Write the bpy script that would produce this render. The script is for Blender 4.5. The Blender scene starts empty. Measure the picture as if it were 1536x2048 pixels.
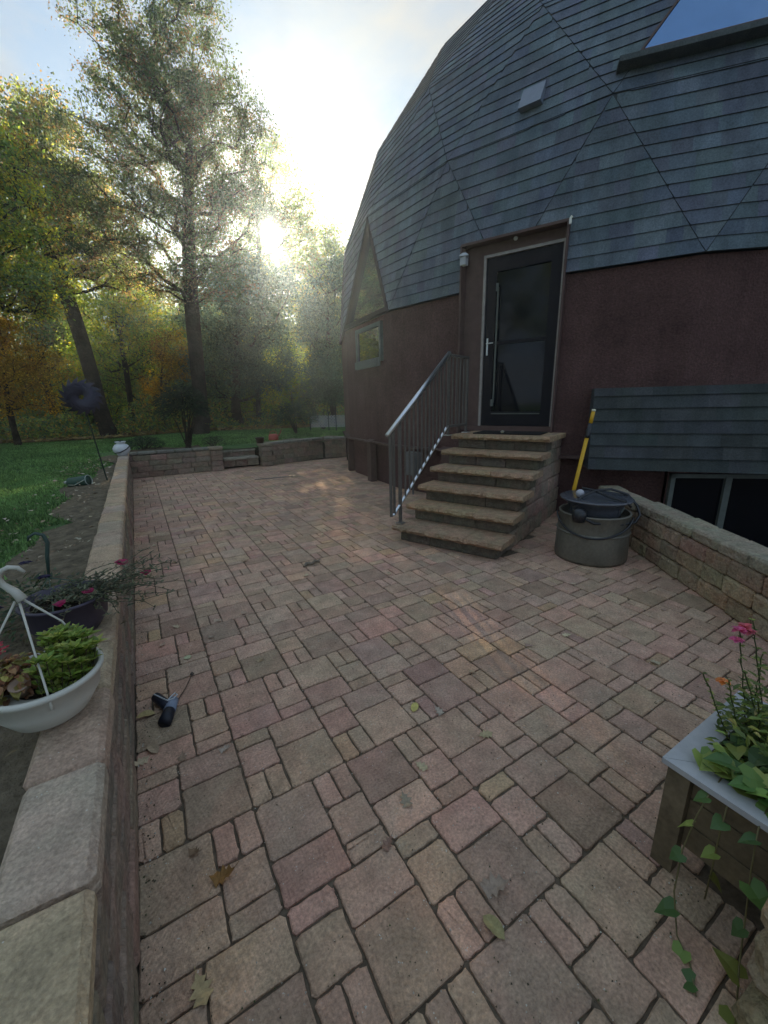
import bpy, math, random
import numpy as np
from mathutils import Matrix, Vector
random.seed(7); rng = np.random.default_rng(7)
SC = bpy.context.scene
COL = SC.collection

# ------------------------------------------------------------------ camera
cam_d = bpy.data.cameras.new('camera'); cam = bpy.data.objects.new('camera', cam_d); COL.objects.link(cam)
RR = np.array([[0.857,-0.153,0.492],[-0.514,-0.214,0.83],[-0.022,-0.965,-0.262]])
fw = Vector(RR[:,2]).normalized(); rt = Vector(RR[:,0]); rt = (rt - fw*rt.dot(fw)).normalized(); up = rt.cross(fw)
M = Matrix(((rt.x,up.x,-fw.x,0),(rt.y,up.y,-fw.y,0),(rt.z,up.z,-fw.z,1.6),(0,0,0,1)))
cam.matrix_world = M
cam_d.sensor_fit = 'HORIZONTAL'; cam_d.sensor_width = 36; cam_d.lens = 812/1536*36
cam_d.clip_start = 0.05; cam_d.clip_end = 600
SC.camera = cam
SC.view_settings.view_transform = 'Standard'; SC.view_settings.look = 'None'
SC.view_settings.exposure = 1.72; SC.view_settings.gamma = 1.0
SC.view_settings.use_white_balance = True; SC.view_settings.white_balance_temperature = 8500; SC.view_settings.white_balance_tint = 10
SC.cycles.use_denoising = True
SC.cycles.max_bounces = 8; SC.cycles.transparent_max_bounces = 16; SC.cycles.volume_bounces = 0
SC.cycles.sample_clamp_indirect = 6.0
SC.render.film_transparent = False

# ------------------------------------------------------------------ world and sun
SUN = Vector((0.283,0.903,0.324)).normalized()
SUN_EL = math.asin(SUN.z); SUN_ROT = math.atan2(SUN.x, SUN.y)
world = bpy.data.worlds.new('World'); SC.world = world; world.use_nodes = True
nt = world.node_tree; nt.nodes.clear()
def N(t, kind, **kw):
    n = t.nodes.new(kind)
    for k, v in kw.items(): setattr(n, k, v)
    return n
out = N(nt,'ShaderNodeOutputWorld'); bg = N(nt,'ShaderNodeBackground'); nt.links.new(bg.outputs[0], out.inputs[0])
bg.inputs[1].default_value = 0.1
sky = N(nt,'ShaderNodeTexSky', sky_type='NISHITA'); sky.sun_disc = False
sky.sun_elevation = SUN_EL; sky.sun_rotation = SUN_ROT; sky.air_density = 1.0; sky.dust_density = 0.35; sky.ozone_density = 1.0
tc = N(nt,'ShaderNodeTexCoord')
mp = N(nt,'ShaderNodeMapping'); mp.inputs['Scale'].default_value = (1.0,0.75,2.2); mp.inputs['Location'].default_value = (1.3,0.4,0.7)
nt.links.new(tc.outputs['Generated'], mp.inputs[0])
nz = N(nt,'ShaderNodeTexNoise'); nz.inputs['Scale'].default_value = 2.1; nz.inputs['Detail'].default_value = 9; nz.inputs['Roughness'].default_value = 0.58; nz.inputs['Distortion'].default_value = 0.35
nt.links.new(mp.outputs[0], nz.inputs['Vector'])
cr = N(nt,'ShaderNodeValToRGB'); cr.color_ramp.elements[0].position = 0.47; cr.color_ramp.elements[1].position = 0.72
cr.color_ramp.elements[0].color = (0,0,0,1); cr.color_ramp.elements[1].color = (1,1,1,1)
nt.links.new(nz.outputs[0], cr.inputs[0])
mx = N(nt,'ShaderNodeMixRGB'); mx.inputs[2].default_value = (2.0,2.15,2.35,1)
veil = N(nt,'ShaderNodeMixRGB'); veil.inputs[0].default_value = 0.95; veil.inputs[2].default_value = (0.9,1.6,2.8,1)   # thin high haze evening out the blue
nt.links.new(sky.outputs[0], veil.inputs[1])
nt.links.new(cr.outputs[0], mx.inputs[0]); nt.links.new(veil.outputs[0], mx.inputs[1])
# thin-cloud aureole round the sun
dp = N(nt,'ShaderNodeVectorMath', operation='DOT_PRODUCT'); dp.inputs[1].default_value = SUN
nrm = N(nt,'ShaderNodeVectorMath', operation='NORMALIZE'); nt.links.new(tc.outputs['Generated'], nrm.inputs[0]); nt.links.new(nrm.outputs[0], dp.inputs[0])
mxm = N(nt,'ShaderNodeMath', operation='MAXIMUM'); mxm.inputs[1].default_value = 0; nt.links.new(dp.outputs['Value'], mxm.inputs[0])
def glow(power, col):
    p = N(nt,'ShaderNodeMath', operation='POWER'); p.inputs[1].default_value = power; nt.links.new(mxm.outputs[0], p.inputs[0])
    m = N(nt,'ShaderNodeMixRGB'); m.inputs[1].default_value = (0,0,0,1); m.inputs[2].default_value = col; nt.links.new(p.outputs[0], m.inputs[0])
    return m
g1 = glow(40, (0.9,0.8,0.6,1)); g2 = glow(600, (4,3.3,2.1,1)); g3 = glow(22000, (1200,1050,780,1))
prev = mx
for g in (g1, g2, g3):
    a = N(nt,'ShaderNodeMixRGB', blend_type='ADD'); a.inputs[0].default_value = 1
    nt.links.new(prev.outputs[0], a.inputs[1]); nt.links.new(g.outputs[0], a.inputs[2]); prev = a
nt.links.new(prev.outputs[0], bg.inputs[0])
sd = bpy.data.lights.new('sun','SUN'); so = bpy.data.objects.new('sun', sd); COL.objects.link(so)
sd.energy = 4.2; sd.angle = math.radians(0.6); sd.color = (1.0,0.9,0.74)
so.rotation_euler = SUN.to_track_quat('Z','Y').to_euler()

# ------------------------------------------------------------------ materials
def mat(name, base, rough=0.8, spec=0.3, metal=0.0, noise=None, bump=None, attr=False, rnd=0.0, transl=0.0, speck=0, noise2=None, hue=0.0, streak=0.0):
    """noise=(scale, amount, detail)  bump=(scale, strength, dist)"""
    m = bpy.data.materials.new(name); m.use_nodes = True
    t = m.node_tree; b = t.nodes['Principled BSDF']
    b.inputs['Roughness'].default_value = rough; b.inputs['Specular IOR Level'].default_value = spec; b.inputs['Metallic'].default_value = metal
    if attr:
        c = N(t,'ShaderNodeAttribute', attribute_name='col').outputs['Color']
    else:
        c = N(t,'ShaderNodeRGB'); c.outputs[0].default_value = (*base,1); c = c.outputs[0]
    tcn = N(t,'ShaderNodeTexCoord')
    geo = N(t,'ShaderNodeNewGeometry')
    pos = geo.outputs['Position']
    def mul(c, fac_out, lo, hi):
        mr = N(t,'ShaderNodeMapRange'); mr.inputs[1].default_value = 0.28; mr.inputs[2].default_value = 0.72
        mr.inputs[3].default_value = lo; mr.inputs[4].default_value = hi; t.links.new(fac_out, mr.inputs[0])
        mm = N(t,'ShaderNodeVectorMath', operation='SCALE'); t.links.new(c, mm.inputs[0]); t.links.new(mr.outputs[0], mm.inputs['Scale'])
        return mm.outputs[0]
    for nn in (noise, noise2):
        if nn:
            n = N(t,'ShaderNodeTexNoise'); n.inputs['Scale'].default_value = nn[0]; n.inputs['Detail'].default_value = nn[2]; n.inputs['Roughness'].default_value = 0.65
            t.links.new(pos, n.inputs['Vector']); c = mul(c, n.outputs[0], 1-nn[1], 1+nn[1])
    if streak:
        mpp = N(t,'ShaderNodeMapping'); mpp.inputs['Scale'].default_value = (5,5,0.35); t.links.new(pos, mpp.inputs[0])
        n = N(t,'ShaderNodeTexNoise'); n.inputs['Scale'].default_value = 1.6; n.inputs['Detail'].default_value = 6; t.links.new(mpp.outputs[0], n.inputs['Vector']); c = mul(c, n.outputs[0], 1-streak, 1+streak)
    if hue:
        n = N(t,'ShaderNodeTexNoise'); n.inputs['Scale'].default_value = 5.5; n.inputs['Detail'].default_value = 4; t.links.new(pos, n.inputs['Vector'])
        mr = N(t,'ShaderNodeMapRange'); mr.inputs[1].default_value = 0.4; mr.inputs[2].default_value = 0.6; t.links.new(n.outputs[0], mr.inputs[0])
        va = N(t,'ShaderNodeVectorMath', operation='MULTIPLY'); va.inputs[1].default_value = (1+hue,1-hue*0.5,1-hue*0.35); t.links.new(c, va.inputs[0])
        vb = N(t,'ShaderNodeVectorMath', operation='MULTIPLY'); vb.inputs[1].default_value = (1-hue*0.6,1-hue*0.1,1-hue*0.3); t.links.new(c, vb.inputs[0])
        x = N(t,'ShaderNodeMixRGB'); t.links.new(mr.outputs[0], x.inputs[0]); t.links.new(vb.outputs[0], x.inputs[1]); t.links.new(va.outputs[0], x.inputs[2]); c = x.outputs[0]
    if rnd:
        r = geo.outputs['Random Per Island']
        mr = N(t,'ShaderNodeMapRange'); mr.inputs[3].default_value = 1-rnd; mr.inputs[4].default_value = 1+rnd; t.links.new(r, mr.inputs[0])
        mm = N(t,'ShaderNodeVectorMath', operation='SCALE'); t.links.new(c, mm.inputs[0]); t.links.new(mr.outputs[0], mm.inputs['Scale']); c = mm.outputs[0]
    if speck:
        v = N(t,'ShaderNodeTexVoronoi'); v.inputs['Scale'].default_value = speck; t.links.new(pos, v.inputs['Vector'])
        lt = N(t,'ShaderNodeMath', operation='LESS_THAN'); lt.inputs[1].default_value = 0.24; t.links.new(v.outputs['Distance'], lt.inputs[0])
        n = N(t,'ShaderNodeTexNoise'); n.inputs['Scale'].default_value = speck*0.21; t.links.new(pos, n.inputs['Vector'])
        gt = N(t,'ShaderNodeMath', operation='GREATER_THAN'); gt.inputs[1].default_value = 0.66; t.links.new(n.outputs[0], gt.inputs[0])
        ml = N(t,'ShaderNodeMath', operation='MULTIPLY'); t.links.new(lt.outputs[0], ml.inputs[0]); t.links.new(gt.outputs[0], ml.inputs[1])
        x = N(t,'ShaderNodeMixRGB'); t.links.new(ml.outputs[0], x.inputs[0]); t.links.new(c, x.inputs[1]); x.inputs[2].default_value = (0.62,0.58,0.5,1); c = x.outputs[0]
    t.links.new(c, b.inputs['Base Color'])
    if bump:
        n = N(t,'ShaderNodeTexNoise'); n.inputs['Scale'].default_value = bump[0]; n.inputs['Detail'].default_value = 8; n.inputs['Roughness'].default_value = 0.6
        t.links.new(pos, n.inputs['Vector'])
        bp = N(t,'ShaderNodeBump'); bp.inputs['Strength'].default_value = bump[1]; bp.inputs['Distance'].default_value = bump[2]
        t.links.new(n.outputs[0], bp.inputs['Height']); t.links.new(bp.outputs[0], b.inputs['Normal'])
    if transl:
        tr = N(t,'ShaderNodeBsdfTranslucent'); ms = N(t,'ShaderNodeMixShader'); ms.inputs[0].default_value = transl
        sc_ = N(t,'ShaderNodeVectorMath', operation='SCALE'); sc_.inputs['Scale'].default_value = 1.5; t.links.new(c, sc_.inputs[0])
        t.links.new(sc_.outputs[0], tr.inputs[0]); t.links.new(b.outputs[0], ms.inputs[1]); t.links.new(tr.outputs[0], ms.inputs[2])
        t.links.new(ms.outputs[0], t.nodes['Material Output'].inputs[0])
    return m
STONE = mat('concrete_stone', None, 0.9, 0.12, attr=True, noise=(9,0.26,8), noise2=(95,0.34,5), bump=(48,0.9,0.02), speck=120, hue=0.04)
STONE2 = mat('split_face_stone', None, 0.95, 0.15, attr=True, noise=(14,0.3,6), noise2=(70,0.3,4), bump=(26,1.0,0.045), hue=0.08)
SAND = mat('joint_sand', (0.14,0.105,0.075), 1, 0.1, noise=(30,0.4,5), bump=(90,0.6,0.01))
SHING = mat('asphalt_shingle', None, 0.95, 0.18, attr=True, noise=(2.2,0.25,6), noise2=(60,0.3,4), bump=(110,0.8,0.01), streak=0.14)
FELT = mat('dark_underlay', (0.045,0.05,0.055), 0.95)
STUCCO = mat('rough_brown_stucco', (0.115,0.062,0.057), 0.95, 0.12, noise=(1.6,0.3,8), noise2=(38,0.32,5), bump=(45,1.0,0.03), streak=0.1)
BROWN = mat('brown_trim_paint', (0.11,0.066,0.058), 0.7, 0.25, noise=(8,0.18,5), bump=(120,0.2,0.004))
TRIM = mat('aged_light_trim', (0.30,0.27,0.25), 0.7, noise=(12,0.2,4))
DOORM = mat('dark_door_paint', (0.008,0.007,0.012), 0.55, 0.2, noise=(10,0.15,4))
STEEL = mat('brushed_steel', (0.62,0.64,0.66), 0.32, 0.5, metal=1.0, noise=(40,0.1,3))
RAILP = mat('grey_brown_rail_metal', (0.11,0.098,0.088), 0.45, 0.45, metal=0.2, noise=(25,0.2,4))
WHITEM = mat('white_plastic', (0.50,0.48,0.42), 0.5, 0.4, noise=(7,0.1,4), bump=(30,0.1,0.002))
GREYW = mat('greyed_window_frame', (0.11,0.125,0.115), 0.6, noise=(15,0.15,3))
WOOD = mat('weathered_wood', (0.17,0.13,0.085), 0.85, 0.2, noise=(6,0.3,7), noise2=(45,0.2,5), bump=(40,0.4,0.006))
CAPW = mat('grey_painted_cap', (0.40,0.40,0.41), 0.55, 0.35, noise=(14,0.12,5), bump=(60,0.15,0.002))
SOIL = mat('dark_potting_soil', (0.022,0.016,0.011), 1, 0.1, noise=(40,0.5,5), bump=(60,1.0,0.02))
MULCH = mat('dark_bed_soil', (0.17,0.135,0.095), 1, 0.1, noise=(12,0.5,6), bump=(30,1.0,0.04))
LITTER = mat('leaf_litter_ground', (0.085,0.055,0.028), 1, 0.1, noise=(2.5,0.5,8), noise2=(18,0.45,5), bump=(20,1.0,0.05))
GRASSG = mat('lawn_turf', (0.10,0.18,0.07), 1, 0.1, noise=(0.9,0.4,6), noise2=(22,0.4,5), bump=(50,1.0,0.03))
GRASSB = mat('grass_blade', (0.14,0.25,0.09), 0.7, 0.2, noise=(0.9,0.4,4), rnd=0.5, transl=0.35)
BARK = mat('tree_bark', (0.07,0.055,0.042), 0.95, 0.1, noise=(3,0.4,6), noise2=(16,0.4,4), bump=(14,1.0,0.12))
LEAFM = mat('autumn_foliage', None, 0.6, 0.3, attr=True, rnd=0.35, transl=0.6)
PLANTM = mat('plant_leaf', None, 0.45, 0.4, attr=True, rnd=0.25, transl=0.35)
DRYL = mat('dry_leaf', None, 0.7, 0.2, attr=True, noise=(60,0.25,3))
OBJM = mat('painted_surface', None, 0.5, 0.4, attr=True, noise=(14,0.1,4))
BLACKP = mat('black_plastic', (0.012,0.013,0.016), 0.35, 0.5, noise=(20,0.2,3))
LIDM = mat('worn_black_lid', (0.07,0.075,0.09), 0.2, 0.8, noise=(12,0.25,4), bump=(25,0.1,0.003))
TUBM = mat('olive_ribbed_tub', (0.17,0.155,0.125), 0.5, 0.4, metal=0.3, noise=(5,0.25,5), noise2=(40,0.1,3))
GLASS = mat('dark_reflective_glass', (0.012,0.014,0.017), 0.03, 1.0)
GLASS.node_tree.nodes['Principled BSDF'].inputs['IOR'].default_value = 2.0
COATED = mat('coated_window_glass', (0.34,0.46,0.60), 0.03, 0.5, metal=0.9)
GLASS2 = mat('skylight_glass', (0.16,0.27,0.42), 0.1, 0.5, metal=1.0, noise=(3,0.06,3))
DGLASS = mat('dim_door_glass', (0.004,0.005,0.008), 0.07, 0.3)
ROPE = mat('faded_twine', (0.2,0.16,0.11), 0.9)

# ------------------------------------------------------------------ mesh helpers
class MB:
    def __init__(s): s.v = []; s.f = []; s.c = []; s.n = 0
    def add(s, V, F, col=(0.5,0.5,0.5)):
        V = np.asarray(V, float).reshape(-1,3); s.v.append(V)
        s.f += [tuple(i+s.n for i in f) for f in F]
        if callable(col): s.c += [col() for _ in F]
        else: s.c += [col]*len(F)
        s.n += len(V); return s
    def box(s, c, size, az=0.0, col=(0.5,)*3):
        hx,hy,hz = [a/2 for a in size]; ca,sa = math.cos(az), math.sin(az)
        P = [(x,y,z) for x in (-hx,hx) for y in (-hy,hy) for z in (-hz,hz)]
        V = [(c[0]+x*ca-y*sa, c[1]+x*sa+y*ca, c[2]+z) for x,y,z in P]
        return s.add(V, [(0,1,3,2),(4,6,7,5),(0,4,5,1),(2,3,7,6),(0,2,6,4),(1,5,7,3)], col)
    def hexa(s, P, col=(0.5,)*3):   # 8 points: bottom 4 ccw, top 4 ccw
        return s.add(P, [(3,2,1,0),(4,5,6,7),(0,1,5,4),(1,2,6,5),(2,3,7,6),(3,0,4,7)], col)
    def beam(s, a, b, w, h, up=(0,0,1), col=(0.5,)*3):
        a = Vector(a); b = Vector(b); d = (b-a).normalized(); u = Vector(up); sd_ = d.cross(u)
        if sd_.length < 1e-4: sd_ = d.cross(Vector((1,0,0)))
        sd_.normalize(); u = sd_.cross(d)
        q = [(-1,-1),(1,-1),(1,1),(-1,1)]
        V = [tuple(p + sd_*(x*w/2) + u*(y*h/2)) for p in (a,b) for x,y in q]
        return s.add(V, [(3,2,1,0),(4,5,6,7),(0,1,5,4),(1,2,6,5),(2,3,7,6),(3,0,4,7)], col)
    def tube(s, pts, r, n=8, col=(0.5,)*3, caps=True):
        P = [Vector(p) for p in pts]; k = len(P); rs = r if hasattr(r,'__len__') else [r]*k
        V = []; ref = Vector((0.31,0.87,0.37))
        for i,p in enumerate(P):
            d = (P[min(i+1,k-1)]-P[max(i-1,0)]).normalized()
            a = d.cross(ref); 
            if a.length < 1e-3: a = d.cross(Vector((1,0,0)))
            a.normalize(); b = d.cross(a); ref = b.cross(d) if False else ref
            for j in range(n):
                t = 2*math.pi*j/n; V.append(tuple(p + (a*math.cos(t)+b*math.sin(t))*rs[i]))
        F = [(i*n+j, i*n+(j+1)%n, (i+1)*n+(j+1)%n, (i+1)*n+j) for i in range(k-1) for j in range(n)]
        if caps: F += [tuple(range(n))[::-1], tuple(range((k-1)*n, k*n))]
        return s.add(V, F, col)
    def lathe(s, prof, n=28, c=(0,0,0), col=(0.5,)*3, tilt=None, ripple=0, rn=40):
        V = []
        for r,z in prof:
            for j in range(n):
                t = 2*math.pi*j/n; rr = r*(1+ripple*math.sin(rn*t))
                p = Vector((rr*math.cos(t), rr*math.sin(t), z))
                if tilt is not None: p = tilt @ p
                V.append((c[0]+p.x, c[1]+p.y, c[2]+p.z))
        k = len(prof)
        F = [(i*n+j, i*n+(j+1)%n, (i+1)*n+(j+1)%n, (i+1)*n+j) for i in range(k-1) for j in range(n)]
        if prof[0][0] > 1e-5: F.append(tuple(range(n))[::-1])
        if prof[-1][0] > 1e-5: F.append(tuple(range((k-1)*n, k*n)))
        return s.add(V, F, col)
    def ball(s, c, r, n=10, m=7, col=(0.5,)*3, jit=0.0):
        rx = r if hasattr(r,'__len__') else (r,r,r)
        V = []
        for i in range(m+1):
            ph = math.pi*i/m
            for j in range(n):
                t = 2*math.pi*j/n; q = 1+random.uniform(-jit,jit)
                V.append((c[0]+rx[0]*math.sin(ph)*math.cos(t)*q, c[1]+rx[1]*math.sin(ph)*math.sin(t)*q, c[2]+rx[2]*math.cos(ph)*q))
        F = [(i*n+j, (i+1)*n+j, (i+1)*n+(j+1)%n, i*n+(j+1)%n) for i in range(m) for j in range(n)]
        return s.add(V, F, col)
    def shingle(s, top, bot, col):
        n = len(top); return s.add(list(bot)+list(top), [tuple(range(n,2*n))], col).add(list(bot)+list(top), [(i,(i+1)%n,n+(i+1)%n,n+i) for i in range(n)], (0.05,0.055,0.06))  # near-black edges: asphalt core, with the course shadow lines put into the colour
    def poly_slab(s, top, bot, col=(0.5,)*3):   # matching rings
        n = len(top); return s.add(list(bot)+list(top), [tuple(range(n))[::-1], tuple(range(n,2*n))]+[(i,(i+1)%n,n+(i+1)%n,n+i) for i in range(n)], col)
    def mesh(s, name):
        me = bpy.data.meshes.new(name)
        V = np.concatenate(s.v) if s.v else np.zeros((0,3))
        me.from_pydata(V.tolist(), [], s.f)
        a = me.attributes.new('col','FLOAT_COLOR','CORNER')
        L = np.array([len(f) for f in s.f]); C = np.array([tuple(c)[:3]+(1.0,) for c in s.c], dtype=np.float32)
        C = np.repeat(C, L, axis=0); a.data.foreach_set('color', C.ravel())
        return me
    def build(s, name, m, parent=None, smooth=False, kind=None, label=None):
        me = s.mesh(name); me.materials.append(m)
        if smooth: me.polygons.foreach_set('use_smooth', [True]*len(me.polygons))
        return link(name, me, parent, kind, label)
def link(name, me, parent=None, kind=None, label=None):
    o = bpy.data.objects.new(name, me); COL.objects.link(o)
    if parent is not None: o.parent = parent; o.matrix_parent_inverse = Matrix.Identity(4); o.location = -parent_origin(parent)
    if kind: o['kind'] = kind
    if label: o['label'] = label
    return o
def parent_origin(p):
    v = Vector(p.location)
    if p.parent is not None: v = v + parent_origin(p.parent)
    return v
# all meshes are made in world coordinates; a child is shifted back by its parents' origin
def thing(name, label, cat, loc, group=None):
    o = bpy.data.objects.new(name, None); COL.objects.link(o); o.location = loc; o.empty_display_size = 0.1
    o['label'] = label; o['category'] = cat
    if group: o['group'] = group
    return o
def tag(o, label, cat, group=None, kind=None):
    o['label'] = label; o['category'] = cat
    if group: o['group'] = group
    if kind: o['kind'] = kind
    return o
def setting(name, kind='structure', loc=(0,0,0)):
    o = bpy.data.objects.new(name, None); COL.objects.link(o); o.location = loc; o['kind'] = kind; return o
def jit(c, a=0.1):
    f = 1+random.uniform(-a,a); return tuple(max(0,x*f*(1+random.uniform(-a,a)*0.3)) for x in c)

# ------------------------------------------------------------------ stones
def stone(mb, c, size, az=0.0, bev=0.02, j=0.006, col=(0.2,)*3, rough_face=0):
    """chamfered block with slightly uneven corners"""
    hx,hy,hz = [a/2 for a in size]; b = min(bev, hx*0.6, hy*0.6, hz*0.6)
    V = []; idx = {}
    for sx in (-1,1):
        for sy in (-1,1):
            for sz in (-1,1):
                jj = [random.uniform(-j,j) for _ in range(3)]
                for ax in range(3):
                    p = [sx*(hx-b), sy*(hy-b), sz*(hz-b)]; p[ax] = (sx,sy,sz)[ax]*(hx,hy,hz)[ax]
                    p = [p[k]+jj[k] for k in range(3)]
                    idx[(sx,sy,sz,ax)] = len(V); V.append(p)
    ca,sa = math.cos(az), math.sin(az)
    V = [(c[0]+x*ca-y*sa, c[1]+x*sa+y*ca, c[2]+z) for x,y,z in V]
    F = []
    S = (-1,1)
    for s_ in S:
        F.append([idx[(s_,-1,-1,0)],idx[(s_,1,-1,0)],idx[(s_,1,1,0)],idx[(s_,-1,1,0)]])
        F.append([idx[(-1,s_,-1,1)],idx[(1,s_,-1,1)],idx[(1,s_,1,1)],idx[(-1,s_,1,1)]])
        F.append([idx[(-1,-1,s_,2)],idx[(1,-1,s_,2)],idx[(1,1,s_,2)],idx[(-1,1,s_,2)]])
    for a in S:
        for b_ in S:
            F.append([idx[(a,b_,-1,0)],idx[(a,b_,1,0)],idx[(a,b_,1,1)],idx[(a,b_,-1,1)]])
            F.append([idx[(a,-1,b_,0)],idx[(a,1,b_,0)],idx[(a,1,b_,2)],idx[(a,-1,b_,2)]])
            F.append([idx[(-1,a,b_,1)],idx[(1,a,b_,1)],idx[(1,a,b_,2)],idx[(-1,a,b_,2)]])
            for d in S: F.append([idx[(a,b_,d,0)],idx[(a,b_,d,1)],idx[(a,b_,d,2)]])
    # outward normals
    cc = Vector(c); FF = []
    for f in F:
        P = [Vector(V[i]) for i in f]; n_ = (P[1]-P[0]).cross(P[2]-P[0]); m_ = sum(P,Vector())/len(P)-cc
        FF.append(tuple(f) if n_.dot(m_) > 0 else tuple(f[::-1]))
    mb.add(V, FF, col)
TAN = [(0.42,0.35,0.24),(0.38,0.34,0.27),(0.44,0.37,0.25)]
GRY=[(0.288, 0.233, 0.176), (0.319, 0.247, 0.184), (0.278, 0.223, 0.171), (0.34, 0.242, 0.189), (0.309, 0.228, 0.176)]
# ------------------------------------------------------------------ ground, lawn, beds
mb = MB(); mb.box((0,20,-1.25),(400,400,0.5)); mb.build('ground', LITTER, kind='structure')
def heightf(x,y):
    return 0.5 + 0.02*math.sin(x*0.7+y*0.3) + 0.03*math.sin(x*0.23-y*0.31) + max(0,(y-17))*0.004
def grid(mb, x0,x1,y0,y1,st, dz=0.0, mask=None):
    nx = max(1,int(round((x1-x0)/st))); ny = max(1,int(round((y1-y0)/st)))
    V = [(x0+(x1-x0)*i/nx, y0+(y1-y0)*j/ny, heightf(x0+(x1-x0)*i/nx, y0+(y1-y0)*j/ny)+dz) for j in range(ny+1) for i in range(nx+1)]
    F = [(j*(nx+1)+i, j*(nx+1)+i+1, (j+1)*(nx+1)+i+1, (j+1)*(nx+1)+i) for j in range(ny) for i in range(nx)]
    mb.add(V,F)
mb = MB(); grid(mb,-70,-0.5,-30,19.5,1.0); grid(mb,-0.5,60,11.4,19.5,1.0)
mb.add([(-0.5,-30,0.5),(-0.5,11.4,0.5),(-0.5,11.4,-1),(-0.5,-30,-1)],[(0,1,2,3)])
mb.build('lawn', GRASSG, kind='structure')
mb = MB(); grid(mb,-70,70,19.5,120,3.0,0.004); mb.build('forest_floor', LITTER, kind='structure')
# mulch bed strip beside the left wall, ragged edge
mb = MB()
ys = np.arange(-2,11.5,0.25); L=[]; Rr_=[]
for y in ys:
    e = -0.78-0.22*math.sin(y*1.1+0.5)-0.1*math.sin(y*3.7) - (0.35 if 2<y<5 else 0)
    L.append((e,y,heightf(e,y)+0.006)); Rr_.append((-0.42,y,0.53))
n=len(ys); mid=[((a[0]+b[0])/2,a[1],a[2]+0.03) for a,b in zip(L,Rr_)]
V = L+mid+Rr_; mb.add(V,[(i+1,i,n+i,n+i+1) for i in range(n-1)]+[(n+i+1,n+i,2*n+i,2*n+i+1) for i in range(n-1)])
mb.build('flower_bed', MULCH, kind='structure')
mb = MB()
V = [(x,y,heightf(x,y)+0.05+0.03*math.sin(x*5)) for x in np.arange(-0.4,5.8,0.3) for y in (11.3,11.8,12.4)]
k=len(V)//3; mb.add(V,[(3*i+j,3*(i+1)+j,3*(i+1)+j+1,3*i+j+1) for i in range(k-1) for j in range(2) if not (1.3<V[3*i][0]<3.0)])
mb.build('far_bed', MULCH, kind='structure')
# sunlit leaf litter line at the wood's edge
mb = MB()
for _ in range(9000):
    x = random.uniform(-9,9); y = 18.6+random.random()**2*5+0.6*math.sin(x*0.9); s_=random.uniform(0.04,0.09); a=random.uniform(0,6.28)
    z = heightf(x,y)+0.02+random.uniform(0,0.05)
    t1=random.uniform(-0.6,0.6); V=[(x+s_*math.cos(a+q),y+s_*math.sin(a+q),z+s_*t1*math.cos(q)) for q in (0,1.57,3.14,4.71)]
    mb.add(V,[(0,1,2,3)], jit(random.choice([(0.32,0.22,0.08),(0.22,0.14,0.07),(0.4,0.3,0.12),(0.16,0.1,0.06)]),0.2))
o = mb.build('fallen_leaves', DRYL); tag(o,'fallen brown and yellow leaves along the edge of the woods','fallen leaves',kind='stuff')
# grass blades on the near lawn
def blades(name,label,boxes,count,hgt):
    V=[];F=[];k=0
    for (x0,x1,y0,y1),cn in zip(boxes,count):
        X=rng.uniform(x0,x1,cn);Y=rng.uniform(y0,y1,cn);A=rng.uniform(0,6.28,cn);H_=rng.uniform(0.5,1,cn)*hgt
        keep = (X < -0.8-0.22*np.sin(Y*1.1+0.5)-0.1*np.sin(Y*3.7)-np.where((Y>2)&(Y<5),0.35,0)+rng.normal(0,0.05,cn)) | (Y>12.4)
        X,Y,A,H_=X[keep],Y[keep],A[keep],H_[keep]
        Z=0.5+0.02*np.sin(X*0.7+Y*0.3)+0.03*np.sin(X*0.23-Y*0.31)+np.maximum(0,(Y-17))*0.004
        w=0.006+0.0012*Y; dx=np.cos(A)*w; dy=np.sin(A)*w; lx=rng.normal(0,0.35,len(X))*H_; ly=rng.normal(0,0.35,len(X))*H_
        P=np.stack([np.stack([X-dx,Y-dy,Z],1),np.stack([X+dx,Y+dy,Z],1),np.stack([X+lx,Y+ly,Z+H_],1)],1).reshape(-1,3)
        V.append(P);k+=len(X)
    P=np.concatenate(V); me=bpy.data.meshes.new(name); me.vertices.add(len(P)); me.vertices.foreach_set('co',P.ravel())
    me.loops.add(len(P)); me.loops.foreach_set('vertex_index',np.arange(len(P),dtype=np.int32)); me.polygons.add(len(P)//3)
    me.polygons.foreach_set('loop_start',np.arange(0,len(P),3,dtype=np.int32)); me.polygons.foreach_set('loop_total',np.full(len(P)//3,3,dtype=np.int32))
    me.update(calc_edges=True); me.validate(); me.materials.append(GRASSB)
    o=link(name,me); tag(o,label,'grass',kind='stuff'); return o
blades('grass','short green lawn grass behind and beside the stone walls',[(-6,-0.7,2.5,9),(-10,0,9,18),(0,8,12.4,18)],[90000,60000,30000],0.05)

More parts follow.
